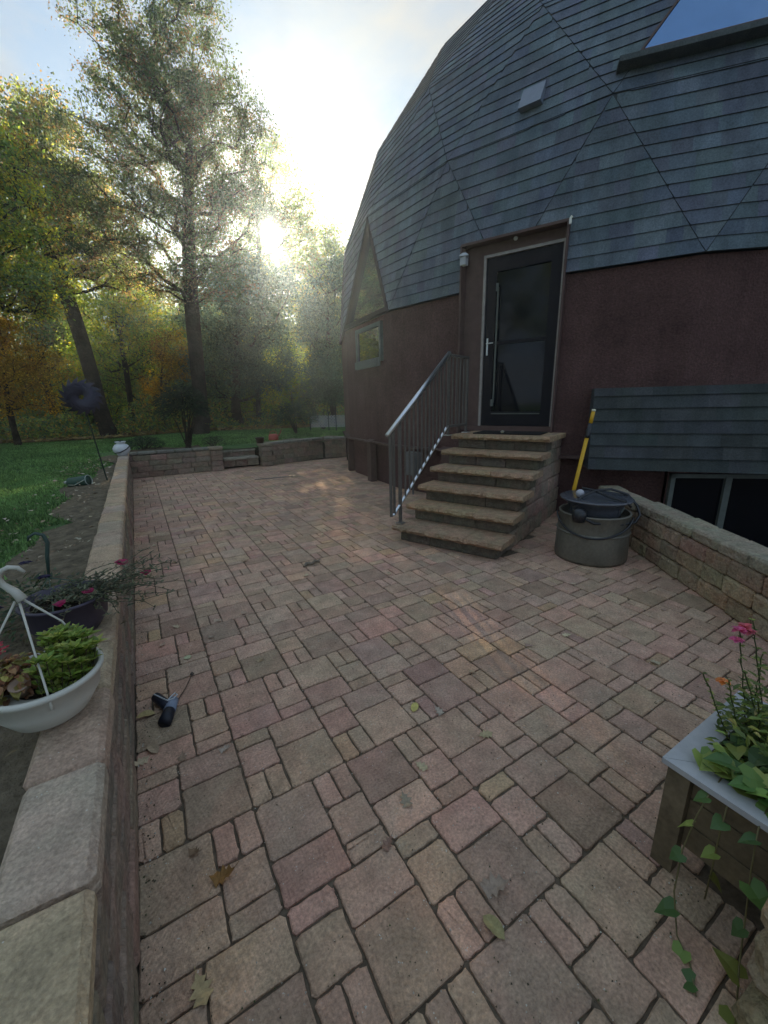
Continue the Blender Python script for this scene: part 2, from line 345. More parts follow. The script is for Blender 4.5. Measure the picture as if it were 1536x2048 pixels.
# ------------------------------------------------------------------ patio
U = 0.4165/5; X0 = 0.176; Y0 = 0.583
mb = MB(); mb.add([(-0.4,-4,-0.012),(1.0,-3.4,-0.012),(3.0,0.0,-0.012),(4.6,2.4,-0.012),(5.3,3.4,-0.012),(6.5,4.5,-0.012),(7.5,11.6,-0.012),(-0.4,11.6,-0.012)],[tuple(range(8))])
patio = mb.build('patio', SAND, kind='structure')
PC = {'g':(0.445,0.34,0.252),'d':(0.29,0.235,0.17),'m':(0.48,0.33,0.262),'r':(0.51,0.32,0.26),'t':(0.52,0.37,0.225),'w':(0.49,0.358,0.268),'k':(0.35,0.25,0.205)}
known = {(11.5,-1.5):'g',(13.5,1.5):'d',(8.5,1.5):'k',(8.5,4):'r',(6,3):'g',(6,4.5):'d',(3.5,4):'m',(3.5,1.5):'g',(5.5,1):'m',(6.5,1):'m',(1,4.5):'r',(1,3):'g',(8.5,-1.5):'g',
 (6.5,-1.5):'g',(11.5,-2.5):'g',(-3.5,8.5):'g',(-3.5,6):'g',(-1,7):'w',(-1,5.5):'g',(1.5,8.5):'g',(1.5,6):'r',(6.5,8.5):'k',(8.5,13.5):'k',(11.5,8.5):'m',(13.5,11.5):'m',(16.5,8.5):'r',(13.5,14):'k',
 (18.5,11.5):'k',(18.5,14):'t',(16,13):'t',(21.5,8.5):'r',(23.5,1.5):'d',(18.5,1.5):'m',(16,3):'g',(18.5,-1.5):'g',(16.5,-1.5):'w',(-3.5,3.5):'g',(3.5,11.5):'g',(3.5,14):'m',(1.5,16.5):'r',(8.5,16.5):'g',(13.5,18.5):'d',(21,13):'t'}
tiles = []
for j in range(-3, 26):
    for i in range(-1, 17):
        bx,by = 5*i, 5*j
        if j % 2 == 0:
            P = [(0,0,1,2),(1,0,1,2),(0,2,2,2),(0,4,2,1),(2,0,3,3),(2,3,3,2)]
        else:
            P = [(0,0,3,2),(0,2,3,3),(3,0,2,1),(3,1,2,2),(3,3,1,2),(4,3,1,2)]
        for x,y,w,h in P: tiles.append((bx+x,by+y,w,h))
def rwall_x(y): return 4.40+(y-2.2)*0.58/0.815
def inside(x,y):
    if y>11.35 or x<-0.3: return False
    if y<2.2 and x>rwall_x(y)+0.15: return False
    dx,dy=x-10.883,y-6.943
    if math.hypot(dx,dy)<6.45: return False
    if 2.2<=y<4 and x>5.3: return False
    if 1.45<x<2.0 and y<0.3: return False
    return True
campos=(0,0)
allp=[]
for (x,y,w,h) in tiles:
    cx_=X0+(x+w/2)*U; cy_=Y0+(y+h/2)*(0.41/5)
    if y*0.082+Y0 > 11.2 or cy_<-0.55: continue
    if not inside(cx_,cy_): continue
    # stair footprint
    s_=cx_*0.385-cy_*0.923; n_=cx_*0.923+cy_*0.385
    if -2.55<s_<-1.45 and n_>4.0: continue
    allp.append((x,y,w,h,cx_,cy_))
allp.sort(key=lambda q: -(q[2]*q[3])/(2.56+q[4]**2+q[5]**2) if (q[5]>0.35 or q[4]>1) else 0)
def paver(mb, x,y,w,h, near):
    c = None
    for (kx,ky),v in known.items():
        if x<kx<x+w and y<ky<y+h: c=PC[v]
    if c is None:
        c = random.choice([PC['g'],PC['g'],PC['m'],PC['w'],PC['w'],PC['k'] if w*h>6 else PC['w'],PC['r'],PC['d'] if w*h>6 else PC['m'],PC['g'],PC['t'] if random.random()<0.25 else PC['m']])
    c = jit(tuple((0.6*a+0.4*b)*k_ for a,b,k_ in zip(c,(0.50,0.35,0.268),(1.05,0.955,0.9))),0.12)
    g_ = 0.0027; x0=X0+x*U+g_; x1=X0+(x+w)*U-g_; y0=Y0+y*0.082+g_; y1=Y0+(y+h)*0.082-g_
    r=random.uniform(0.006,0.014); pts=[]
    cs=[(x0,y0),(x1,y0),(x1,y1),(x0,y1)]; k = 3 if near else 1
    for q in range(4):
        r=random.uniform(0.006,0.013) if random.random()<0.8 else random.uniform(0.014,0.024)
        ax,ay=cs[q]; bx,by=cs[(q+1)%4]; dx,dy=bx-ax,by-ay; ln=math.hypot(dx,dy); dx/=ln; dy/=ln
        pts.append((ax+dx*r*random.uniform(0.6,1.5),ay+dy*r*random.uniform(0.6,1.5)))
        for m_ in range(1,k+1):
            t=ln*m_/(k+1); o_=random.uniform(0,0.0045); pts.append((ax+dx*t-dy*(-o_)*-1*0+(-dy)*o_, ay+dy*t+dx*o_))
        pts.append((bx-dx*r*random.uniform(0.6,1.5),by-dy*r*random.uniform(0.6,1.5)))
    cxx,cyy=(x0+x1)/2,(y0+y1)/2; tx,ty=random.gauss(0,0.006),random.gauss(0,0.006); dz=random.uniform(-0.0025,0.0015)
    zf=lambda px,py: dz+tx*(px-cxx)+ty*(py-cyy)
    n=len(pts); b=0.0045
    top=[(cxx+(px-cxx)*(1-b/abs(x1-x0)*2), cyy+(py-cyy)*(1-b/abs(y1-y0)*2), zf(px,py)) for px,py in pts]
    mid=[(px,py,zf(px,py)-0.0035) for px,py in pts]; bot=[(px,py,-0.02) for px,py in pts]
    V=top+mid+bot
    F=[tuple(range(n))]+[(n+i,n+(i+1)%n,(i+1)%n,i) for i in range(n)]+[(2*n+i,2*n+(i+1)%n,n+(i+1)%n,n+i) for i in range(n)]
    mb.add(V,F,c)
field=MB()
for q,(x,y,w,h,cx_,cy_) in enumerate(allp):
    if q<300:
        m1=MB(); paver(m1,x,y,w,h,True); m1.build('paver',STONE,patio)
    else: paver(field,x,y,w,h,cy_<5)
field.build('paver_field',STONE,patio,kind='stuff')

# ------------------------------------------------------------------ low walls
def course_wall(root, a, b, h, thick, blk, ch, side, cap=None, palette=GRY, capal=TAN, z0=0.0, tumbled=False, capover=0.004, first=None, capcols=None):
    """a->b is the visible face line; side=+1 puts the wall's body to the left of a->b"""
    a=Vector((*a,0)); b=Vector((*b,0)); d=(b-a); ln=d.length; d.normalize(); nl=Vector((-d.y,d.x,0))*side; az=math.atan2(d.y,d.x)
    z=z0; row=0; toph=h-(cap or 0); cnt=0
    while z < toph-0.02:
        hh=min(ch, toph-z); t=-random.uniform(0,blk) if row%2 else -0.0
        while t<ln:
            w=blk*random.uniform(0.75,1.2); t0=max(t,0); t1=min(t+w,ln)
            if t1-t0>0.04:
                pr=random.uniform(-0.006,0.006); c=a+d*((t0+t1)/2)+nl*(thick/2+pr)
                m1=MB(); stone(m1,(c.x,c.y,z+hh/2),(t1-t0-0.006,thick,hh-0.005),az,0.016 if tumbled else 0.012,0.007 if tumbled else 0.004,jit(random.choice(palette),0.15))
                m1.build('block',STONE2,root); cnt+=1
            t+=w
        z+=hh; row+=1
    if cap:
        t=0; ci=0
        while t<ln-0.01:
            w=blk*random.uniform(0.95,1.15); t1=min(t+w,ln)
            if first and ci<len(first): t1=first[ci]
            if ln-t1<0.08: t1=ln
            c=a+d*((t+t1)/2)+nl*(thick/2-capover/2)
            m1=MB(); stone(m1,(c.x,c.y,h-cap/2+random.uniform(-.002,.002)),(t1-t-0.009,thick+capover*2,cap-0.002),az+random.uniform(-.006,.006),0.016,0.006 if tumbled else 0.005,jit(capcols[ci] if capcols and ci<len(capcols) else random.choice(capal),0.07)); ci+=1
            m1.build('cap_stone',STONE if not tumbled else STONE2,root); t=t1
w1=thing('retaining_wall','long low stone wall with tan cap stones between the lawn and the patio','wall',(-0.33,5,0))
LCAP=[(0.484, 0.356, 0.234), (0.474, 0.351, 0.239), (0.433, 0.347, 0.275), (0.484, 0.347, 0.239), (0.443, 0.342, 0.252)]
course_wall(w1,(-0.235,-0.9),(-0.235,11.0),0.6,0.185,0.36,0.13,1,0.08,GRY,LCAP,first=[0.35,0.72,1.08,1.44,1.81,2.18,2.56,2.94],capcols=[(0.49,0.375,0.24)]*5+[(0.45,0.35,0.27),(0.46,0.335,0.25),(0.47,0.355,0.245)])
w2=thing('back_wall','low stone wall section from the corner urn to the back steps','wall',(0.6,11.1,0))
course_wall(w2,(1.5,11.0),(-0.45,11.0),0.6,0.2,0.36,0.13,-1,0.07,GRY,[(0.2,0.2,0.17),(0.22,0.21,0.17)])
w3=thing('back_wall','low stone wall section from the back steps to the corner of the house','wall',(4,11.2,0))
course_wall(w3,(4.73,11.48),(3.05,11.0),0.62,0.2,0.33,0.13,-1,0.07,GRY,[(0.27,0.26,0.22),(0.25,0.24,0.2)])
course_wall(w3,(6.3,10.95),(4.78,11.45),0.62,0.2,0.33,0.13,-1,0.07,GRY,[(0.3,0.29,0.25)])
for px,lab in ((1.63,'short square stone pillar on the lawn-corner side of the back steps'),(2.89,'short square stone pillar with a flower pot on top beside the back steps')):
    p=thing('stone_pillar',lab,'pillar',(px,11.05,0))
    for k in range(4):
        m1=MB(); stone(m1,(px,11.06,0.065+0.13*k),(0.28,0.32,0.125),random.uniform(-.02,.02),0.012,0.005,jit(random.choice(GRY),0.12)); m1.build('block',STONE2,p)
    m1=MB(); stone(m1,(px,11.06,0.565),(0.33,0.37,0.08),0,0.015,0.005,jit((0.27,0.23,0.16),0.1)); m1.build('cap_stone',STONE,p)
st=thing('back_steps','two shallow stone steps going up to the lawn between the pillars','steps',(2.26,11.2,0))
for k,(yy,zz) in enumerate(((11.08,0.27),(11.4,0.45))):
    for q in range(3):
        m1=MB(); stone(m1,(1.96+0.3*q,yy+0.2,zz-0.03),(0.296,0.42,0.06),0,0.01,0.003,jit((0.3,0.27,0.21),0.08)); m1.build('tread_slab',STONE,st)
        m1=MB(); stone(m1,(1.96+0.3*q,yy+0.24,zz-0.145 if k==0 else zz-0.12),(0.296,0.36,0.17 if k==0 else 0.12),0,0.01,0.004,jit(random.choice(GRY),0.1)); m1.build('riser_block',STONE2,st)
# tumbled wall on the right
w4=thing('tumbled_stone_wall','curving low wall of rounded tumbled stones behind the olive tub','wall',(3.6,1.2,0))
TUM=[(0.371, 0.275, 0.18), (0.402, 0.294, 0.189), (0.34, 0.257, 0.18), (0.402, 0.266, 0.189), (0.371, 0.285, 0.194)]
course_wall(w4,(1.9,-1.32),(4.42,2.22),0.52,0.24,0.30,0.14,-1,0.1,TUM,[(0.34,0.3,0.22),(0.32,0.28,0.21),(0.36,0.29,0.22)],tumbled=True)
course_wall(w4,(4.44,2.24),(5.0,3.0),0.5,0.24,0.30,0.14,-1,0.1,TUM,[(0.34,0.3,0.22)],tumbled=True)
w5=thing('stone_column','stack of rough tumbled stones at the near end of the planter box','stone stack',(1.3,-0.1,0))
for k in range(5):
    z=0.02+0.1*k
    for (cx_,cy_,sx,sy) in (((1.26,0.02,0.3,0.24),(1.25,-0.26,0.28,0.28)) if k%2 else ((1.2,-0.0,0.22,0.26),(1.42,0.0,0.2,0.24),(1.26,-0.26,0.3,0.26))):
        m1=MB(); stone(m1,(cx_+random.uniform(-.01,.01),cy_,z+0.05),(sx,sy,0.097),random.uniform(-.08,.08),0.035,0.012,jit(random.choice(TUM),0.15)); m1.build('block',STONE2,w5)

# ------------------------------------------------------------------ dome house
CX,CY,CZ,RD = 10.883,6.943,3.10,6.90
house=thing('dome_house','dark shingled geodesic dome house on a brown stucco wall','house',(CX,CY,0))
def DV(az,el=0,r=RD):
    a,e=math.radians(az),math.radians(el); return Vector((CX+r*math.cos(a)*math.cos(e),CY+r*math.sin(a)*math.cos(e),CZ+r*math.sin(e)))
A0=-157.7
ring=[[DV(A0+18*k,0) for k in range(20)],[DV(A0+9+18*k,15) for k in range(20)],[DV(A0+18*k,29) for k in range(20)],[DV(A0+9+18*k,43) for k in range(20)]]
ring4=[DV(A0+18+36*k,57) for k in range(10)]; ring5=[DV(A0+36*k,73) for k in range(10)]; top=DV(0,90)
tris=[]
for r_ in range(3):
    lo,hi=ring[r_],ring[r_+1]
    for k in range(20):
        k1=(k+1)%20
        if r_%2==0: tris.append((lo[k],lo[k1],hi[k],r_,k,'u')); tris.append((hi[k],lo[k1],hi[k1],r_,k,'d'))
        else: tris.append((lo[k],lo[k1],hi[k1],r_,k,'u')); tris.append((hi[k],lo[k],hi[k1],r_,k,'d'))
for k in range(10):
    a,b,c,d=ring[3][(2*k)%20],ring[3][(2*k+1)%20],ring[3][(2*k+2)%20],ring4[k]
    tris += [(a,b,d,3,k,'u'),(b,c,ring4[k],3,k,'u'),(ring4[k],c,ring4[(k+1)%10],3,k,'d')]
    tris += [(ring4[k-1],ring4[k],ring5[k],4,k,'u'),(ring5[k],ring4[k],ring5[(k+1)%10],4,k,'d'),(ring5[k],ring5[(k+1)%10],top,5,k,'u')]
# entry opening
DA=math.radians(-155.4); DN=Vector((math.cos(DA),math.sin(DA),0)); DU=Vector((-math.sin(DA),math.cos(DA),0)); D0=Vector((CX,CY,0))+DN*6.70
def dp_(s,z,o=0.0): return D0+DU*s+DN*o+Vector((0,0,z))
DS0,DS1,DZT=-0.92,0.465,3.66
def clip(poly,f):
    outp=[]
    for i in range(len(poly)):
        p,q=poly[i],poly[(i+1)%len(poly)]; fp,fq=f(p),f(q)
        if fp>=0: outp.append(p)
        if (fp>=0)!=(fq>=0): outp.append(p+(q-p)*(fp/(fp-fq)))
    return outp if len(outp)>=3 else None
def sof(p): return (p-D0).dot(DU)
def cut_door(poly):
    if (sum(poly,Vector())/len(poly)-Vector((CX,CY,CZ))).dot(DN)<3: return [poly]
    res=[]
    a=clip(poly,lambda p:DS0-sof(p)); b=clip(poly,lambda p:sof(p)-DS1)
    m_=clip(poly,lambda p:sof(p)-DS0); m_=clip(m_,lambda p:DS1-sof(p)) if m_ else None; m_=clip(m_,lambda p:p.z-DZT) if m_ else None
    return [q for q in (a,b,m_) if q]
def tri_clip(poly,T,nrm,inset):
    for i in range(3):
        p,q=T[i],T[(i+1)%3]; e=(q-p).normalized(); inn=nrm.cross(e)
        poly=clip(poly,lambda x:(x-p).dot(inn)-inset)
        if not poly: return None
    return poly
SHC=[(0.11,0.145,0.17),(0.115,0.152,0.17),(0.105,0.132,0.17),(0.12,0.15,0.175),(0.12,0.138,0.175)]
single=[]; massed=MB(); shell=MB(); centre=Vector((CX,CY,CZ))
camV=Vector((0,0,1.6))
def lay_shingles(T, expo=0.15, lift=0.015, store=None, prior=0.0):
    n_=(T[1]-T[0]).cross(T[2]-T[0]).normalized()
    mid=(T[0]+T[1]+T[2])/3
    if n_.dot(mid-centre)<0: n_=-n_; T=[T[0],T[2],T[1]]
    hdir=Vector((0,0,1)).cross(n_).normalized(); upd=n_.cross(hdir)
    v=[ (p-T[0]).dot(upd) for p in T]; h=[(p-T[0]).dot(hdir) for p in T]
    y=math.floor(min(v)/expo)*expo; v0=min(v)
    y=v0; row=0
    while y<max(v):
        x=min(h)-random.uniform(0,0.3)
        jy=random.uniform(-.004,.004)
        while x<max(h):
            w=random.choice([0.16,0.2,0.25,0.3,0.33])
            base=[T[0]+hdir*a+upd*b for a,b in ((x,y+jy),(x+w,y+jy),(x+w,y+expo+0.02),(x,y+expo+0.02))]
            p=tri_clip(base,T,n_,0.003)
            if p:
                for q in cut_door(p):
                    tp=[]
                    for P in q:
                        t=((P-T[0]).dot(upd)-y)/expo; tp.append(P+n_*(0.004+lift*max(0,1-t)))
                    ar=sum(((q[i]-q[0]).cross(q[i+1]-q[0]).length for i in range(1,len(q)-1)),0.0)/2
                    if ar<0.0015: continue
                    col=jit(random.choice(SHC),0.13)
                    c=sum(q,Vector())/len(q); vis=ar*max(0,n_.dot((camV-c).normalized()))/((camV-c).length**2)
                    d_=(c-camV); zc=d_.dot(fw); inframe= zc>0 and abs(d_.dot(rt)/zc)<0.95 and -1.2<d_.dot(up)/zc<1.27
                    store.append((vis if inframe else 0,[tuple(P) for P in tp],[tuple(P-n_*0.004) for P in q],col))
            x+=w
        y+=expo; row+=1
SH=[]
WIN=None; SKY_T=None
for T in tris:
    a,b,c,r_,k,t_=T
    n_=(b-a).cross(c-a).normalized(); m_=(a+b+c)/3
    az=math.degrees(math.atan2(m_.y-CY,m_.x-CX))
    for q in cut_door([a,b,c]):
        if n_.dot(m_-centre)<0: q=q[::-1]
        # leave the window triangle open
        if r_==0 and t_=='u' and abs(((az-175.3)+180)%360-180)<2: WIN=(a,b,c); continue
        shell.add([tuple(p) for p in q],[tuple(range(len(q)))])
    if r_==0 and t_=='u' and abs(((az-175.3)+180)%360-180)<2: continue
    if r_<=3 and n_.dot(camV-m_)*(1 if n_.dot(m_-centre)>0 else -1)>-2.0: lay_shingles([a,b,c],store=SH)
SH.sort(key=lambda q:-q[0])
roof=shell.build('roof',FELT,house)
# ---- lower shingled apron over the basement window
def wallp(s,z,o,k):   # along wall chord k (vertex k to k+1), s metres from vertex k
    P=Vector((ring[0][k%20].x,ring[0][k%20].y,0)); Q=Vector((ring[0][(k+1)%20].x,ring[0][(k+1)%20].y,0)); d=(Q-P).normalized()
    nn=Vector((d.y,-d.x,0)); 
    if nn.dot(P-Vector((CX,CY,0)))<0: nn=-nn
    return P+d*s+nn*o+Vector((0,0,z))
EL=(ring[0][1]-ring[0][0]).length
centre2=centre
def lay_quad(P00,P10,P11,P01,store,expo=0.15):
    def B(u,v): return (P00*(1-u)+P10*u)*(1-v)+(P01*(1-u)+P11*u)*v
    L_=(P10-P00).length; Hh=(P01-P00).length; y=0
    while y<Hh-0.01:
        x=-random.uniform(0,0.3)
        while x<L_:
            w=random.choice([0.16,0.2,0.25,0.3,0.33]); xa=max(x,0)/L_; xb=min(x+w,L_)/L_; va=y/Hh; vb=min(y+expo+0.015,Hh)/Hh
            if (xb-xa)*L_>0.02:
                q=[B(xa,va),B(xb,va),B(xb,vb),B(xa,vb)]
                n_=(q[1]-q[0]).cross(q[3]-q[0]).normalized()
                if n_.dot(q[0]-Vector((CX,CY,q[0].z)))<0: n_=-n_; q=q[::-1]; tp=[q[0]+n_*0.014,q[1]+n_*0.014,q[2]+n_*0.034,q[3]+n_*0.034]
                else: tp=[q[0]+n_*0.034,q[1]+n_*0.034,q[2]+n_*0.014,q[3]+n_*0.014]
                c=q[0]; d_=(c-camV); zc=d_.dot(fw); inf=zc>0 and abs(d_.dot(rt)/zc)<0.95
                store.append((0.8*(xb-xa)*L_*expo/(d_.length**2) if inf else 0,[tuple(p) for p in tp],[tuple(p+n_*0.003) for p in q],jit(random.choice([(0.055,0.063,0.062),(0.06,0.066,0.07),(0.05,0.06,0.058)]),0.13)))  # darker copy of the roof shingle tones: dimmer light put into the colour
            x+=w
        y+=expo
AP=[]
s0=EL-1.04   # start along chord 0 (vertex at -157.7 to -139.7)
apron=MB()
def apron_pt(s,k,topp):
    return wallp(s,1.70,0.03,k) if topp else wallp(s,0.70,0.17,k)
VX=Vector((ring[0][1].x,ring[0][1].y,0)); RO=(VX-Vector((CX,CY,0))).normalized(); TA=Vector((-RO.y,RO.x,0))
if TA.dot(Vector((0.6,-0.8,0)))<0: TA=-TA
def app(s_,z,o): return VX+TA*s_+RO*o+Vector((0,0,z))
S_t,E_t,S_b,E_b=app(-0.95,1.70,0.03),app(2.1,1.70,0.03),app(-0.95,0.71,0.17),app(2.1,0.71,0.17)
R4=[app(-0.95,1.70,-0.35),app(2.1,1.70,-0.35),app(-0.95,0.71,-0.35),app(2.1,0.71,-0.35)]
apron.add([tuple(p) for p in (S_b,E_b,E_t,S_t,R4[2],R4[3],R4[1],R4[0])],[(0,1,2,3),(3,2,6,7),(0,3,7,4),(0,4,5,1),(1,5,6,2)])
apr=apron.build('apron',FELT,house)
lay_quad(S_b,E_b,E_t,S_t,AP)
AP.sort(key=lambda q:-q[0])
allsh=[(q,'r') for q in SH]+[(q,'a') for q in AP]
allsh.sort(key=lambda q:-q[0][0])
ma,mr_=MB(),MB()
for i,(q,wh) in enumerate(allsh):
    par=roof if wh=='r' else apr
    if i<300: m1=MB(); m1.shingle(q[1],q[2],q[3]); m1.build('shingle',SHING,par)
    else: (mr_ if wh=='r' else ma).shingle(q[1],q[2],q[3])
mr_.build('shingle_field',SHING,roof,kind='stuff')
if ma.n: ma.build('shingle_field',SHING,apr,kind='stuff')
# ---- walls under the dome
wall=MB()
for k in range(20):
    a,b=ring[0][k],ring[0][(k+1)%20]
    P=[Vector((a.x,a.y,-1.0)),Vector((b.x,b.y,-1.0)),Vector((b.x,b.y,CZ-0.01)),Vector((a.x,a.y,CZ-0.01))]
    P=[Vector((CX,CY,0))+(Vector((p.x,p.y,0))-Vector((CX,CY,0)))*0.994+Vector((0,0,p.z)) for p in P]
    if (P[1]-P[0]).cross(P[3]-P[0]).dot(P[0]-Vector((CX,CY,P[0].z)))<0: P=[P[1],P[0],P[3],P[2]]
    zlo=[clip(P,lambda p:1.14-p.z)] if True else []
    hi=clip(P,lambda p:p.z-1.14)
    # the shell keeps a knee wall below 0.82 set back on the patio side
    for q in zlo:
        if not q: continue
        up_=clip(q,lambda p:p.z-0.82); lo_=clip(q,lambda p:0.82-p.z)
        if up_: wall.add([tuple(p) for p in up_],[tuple(range(len(up_)))])
        if lo_:
            az=math.degrees(math.atan2(P[0].y-CY,P[0].x-CX))%360
            f=0.985 if 140<az<204 else 1.0
            lo_=[Vector((CX,CY,0))+(Vector((p.x,p.y,0))-Vector((CX,CY,0)))*f+Vector((0,0,p.z)) for p in lo_]
            wall.add([tuple(p) for p in lo_],[tuple(range(len(lo_)))])
    for q in cut_door(hi): wall.add([tuple(p) for p in q],[tuple(range(len(q)))])
house_wall=wall.build('wall',STUCCO,house)
# soffit lip under the upper wall and drip edge under the shingles
m1=MB()
for k in range(20):
    az=(A0+18*k)%360
    if 140<az<204:
        a=(wallp(0,0.815,-0.04,k),wallp(EL,0.815,-0.04,k)); 
        m1.beam(a[0]+Vector((0,0,0.0)),a[1],0.16,0.035)
m1.build('sill_band',BROWN,house)
for az in (163.5,176.5,195.0):
    P=DV(az,0,6.80); P.z=0
    m1=MB(); m1.box((P.x,P.y,0.40),(0.13,0.17,0.80),math.radians(az)); m1.build('pilaster',BROWN,house)
    m1=MB(); c_,s_=math.cos(math.radians(az)),math.sin(math.radians(az)); 
    def lp(o,t,z): return (P.x+c_*o-s_*t,P.y+s_*o+c_*t,z)
    m1.hexa([lp(-.09,-.12,.80),lp(.115,-.12,.80),lp(.115,.12,.80),lp(-.09,.12,.80),lp(-.09,-.12,.88),lp(.115,-.12,.825),lp(.115,.12,.825),lp(-.09,.12,.88)]); m1.build('pilaster_cap',BROWN,house)
# ---- triangular window on the left face
a,b,c=WIN
n_=(b-a).cross(c-a).normalized(); 
if n_.dot((a+b+c)/3-centre)<0: n_=-n_
m_=(a+b+c)/3
def ins(f,o): return [m_+(p-m_)*f+n_*o for p in (a,b,c)]
wf=thing_none=MB()
o_,i_,i2=ins(0.99,0.02),ins(0.86,0.02),ins(0.845,-0.06)
for q in range(3):
    r_=(q+1)%3
    wf.add([tuple(p) for p in (o_[q],o_[r_],i_[r_],i_[q])],[(0,1,2,3)]); wf.add([tuple(p) for p in (i_[q],i_[r_],i2[r_],i2[q])],[(0,1,2,3)])
    wf.add([tuple(p) for p in (o_[q],o_[r_],ins(0.99,-0.03)[r_],ins(0.99,-0.03)[q])],[(0,1,2,3)])
win=wf.build('triangle_window',DOORM,house)
m1=MB(); g_=ins(0.85,-0.055); m1.poly_slab([tuple(p) for p in g_],[tuple(p-n_*0.02) for p in g_]); m1.build('pane',COATED,win)
# shingled trim on both sloping sides of the window
SW=[]
lay_store=[]
# ---- small window below it
k_w=[k for k in range(20) if abs(((A0+18*k)%360)-166.3)<1][0]
wfk=lambda s,z,o: wallp(s,z,o-0.035,k_w)
# find s range by y coordinate: s from vertex(166.3) downwards
def frame_rect(P,w,d,mt,name,parent,n_):
    m=MB(); c=sum(P,Vector())/4
    for q in range(4):
        p0,p1=P[q],P[(q+1)%4]; e=(p1-p0).normalized(); m.beam(p0-e*w*0.5,p1+e*w*0.5,w,d,up=n_)
    return m.build(name,mt,parent)
P=[wfk(0.72,2.36,0.03),wfk(1.80,2.36,0.03),wfk(1.80,2.96,0.03),wfk(0.72,2.96,0.03)]
nw=(P[1]-P[0]).cross(P[3]-P[0]).normalized()
sw=frame_rect(P,0.07,0.06,GREYW,'small_window',house,nw)
m1=MB(); m1.poly_slab([tuple(p+nw*0.0) for p in P],[tuple(p-nw*0.015) for p in P]); m1.build('pane',GLASS,sw)
m1=MB(); m1.beam(P[0]-nw*-0.05-Vector((0,0,.05)),P[1]+nw*0.05-Vector((0,0,.05)),0.06,0.14,up=(0,0,1)); m1.build('sill',GREYW,sw)
# ---- basement window in the well
P=[wallp(0.05,-0.9,-0.01,1),wallp(1.75,-0.9,-0.01,1),wallp(1.75,0.63,-0.01,1),wallp(0.05,0.63,-0.01,1)]
nw=(P[1]-P[0]).cross(P[3]-P[0]).normalized()
if nw.dot(P[0]-Vector((CX,CY,P[0].z)))<0: nw=-nw
bw=frame_rect(P,0.05,0.06,GREYW,'basement_window',house,nw)
m1=MB(); m1.poly_slab([tuple(p) for p in P],[tuple(p-nw*0.015) for p in P]); m1.build('pane',DGLASS,bw)
m1=MB(); m1.beam(wallp(0.66,-0.9,0.01,1),wallp(0.66,0.63,0.01,1),0.07,0.05,up=nw); m1.build('mullion',GREYW,bw)
# ---- skylight dormer on the right
k_s=1
fa,fb,fc=ring[1][0],ring[1][1],ring[2][1]
n_=(fb-fa).cross(fc-fa).normalized(); 
if n_.dot(fa-centre)<0: n_=-n_
hd=(fb-fa).normalized(); ud=n_.cross(hd); 
if ud.z<0: ud=-ud
def sp_(a_,b_,o): return fa+hd*a_+ud*b_+n_*o
m1=MB()
o_=[sp_(0.22,0.33,0.10),sp_(1.95,0.33,0.10),sp_(1.09,1.62,0.10)]; bb=[sp_(0.16,0.28,-0.01),sp_(2.0,0.28,-0.01),sp_(1.09,1.68,-0.01)]; 
ii=[p+((o_[0]+o_[1]+o_[2])/3-p)*0.05 for p in o_]
for q in range(3):
    r_=(q+1)%3; m1.add([tuple(p) for p in (bb[q],bb[r_],o_[r_],o_[q])],[(0,1,2,3)]); m1.add([tuple(p) for p in (o_[q],o_[r_],ii[r_],ii[q])],[(0,1,2,3)])
sk=m1.build('skylight',BROWN,house)
m1=MB(); m1.poly_slab([tuple(p-n_*0.01) for p in ii],[tuple(p-n_*0.03) for p in ii]); m1.build('pane',GLASS2,sk)
m1=MB(); a_=sp_(0.02,0.24,0.09); b_=sp_(2.15,0.24,0.09); m1.beam(a_,b_,0.2,0.05,up=(0,0,1),col=(0.09,0.105,0.11)); m1.build('sill_ledge',SHING,sk)
# ---- vent cover
a,b,c=ring[1][19],ring[1][0],ring[0][0]
a=DV(A0-9,15);b=DV(A0+9,15);c=DV(A0,0)
VA,VB,VC=DV(A0-9,15),DV(A0+9,15),DV(A0,29)
n_=(VB-VA).cross(VC-VA).normalized(); 
if n_.dot(VA-centre)<0: n_=-n_
hd=(VB-VA).normalized(); ud=n_.cross(hd)
if ud.z<0: ud=-ud
if True:
    o3=VA+(Vector((4.93,4.40,5.30))-VA)-n_*((Vector((4.93,4.40,5.30))-VA).dot(n_))
    m1=MB(); q=[o3+hd*x+ud*y for x,y in ((-.14,-.17),(.14,-.17),(.14,.12),(-.14,.12))]; nz_=Vector((n_.x,n_.y,0)).normalized()
    if (q[1]-q[0]).cross(q[3]-q[0]).dot(n_)<0: q=q[::-1]
    q=sorted(q,key=lambda p:p.z); lo_,hi_=q[:2],q[2:]
    lo_.sort(key=lambda p:p.y); hi_.sort(key=lambda p:p.y)
    m1.hexa([tuple(lo_[0]),tuple(lo_[1]),tuple(hi_[1]),tuple(hi_[0]),tuple(lo_[0]+nz_*0.12),tuple(lo_[1]+nz_*0.12),tuple(hi_[1]+nz_*0.04),tuple(hi_[0]+nz_*0.04)],(0.17,0.2,0.25)); m1.build('vent_cover',OBJM,house)
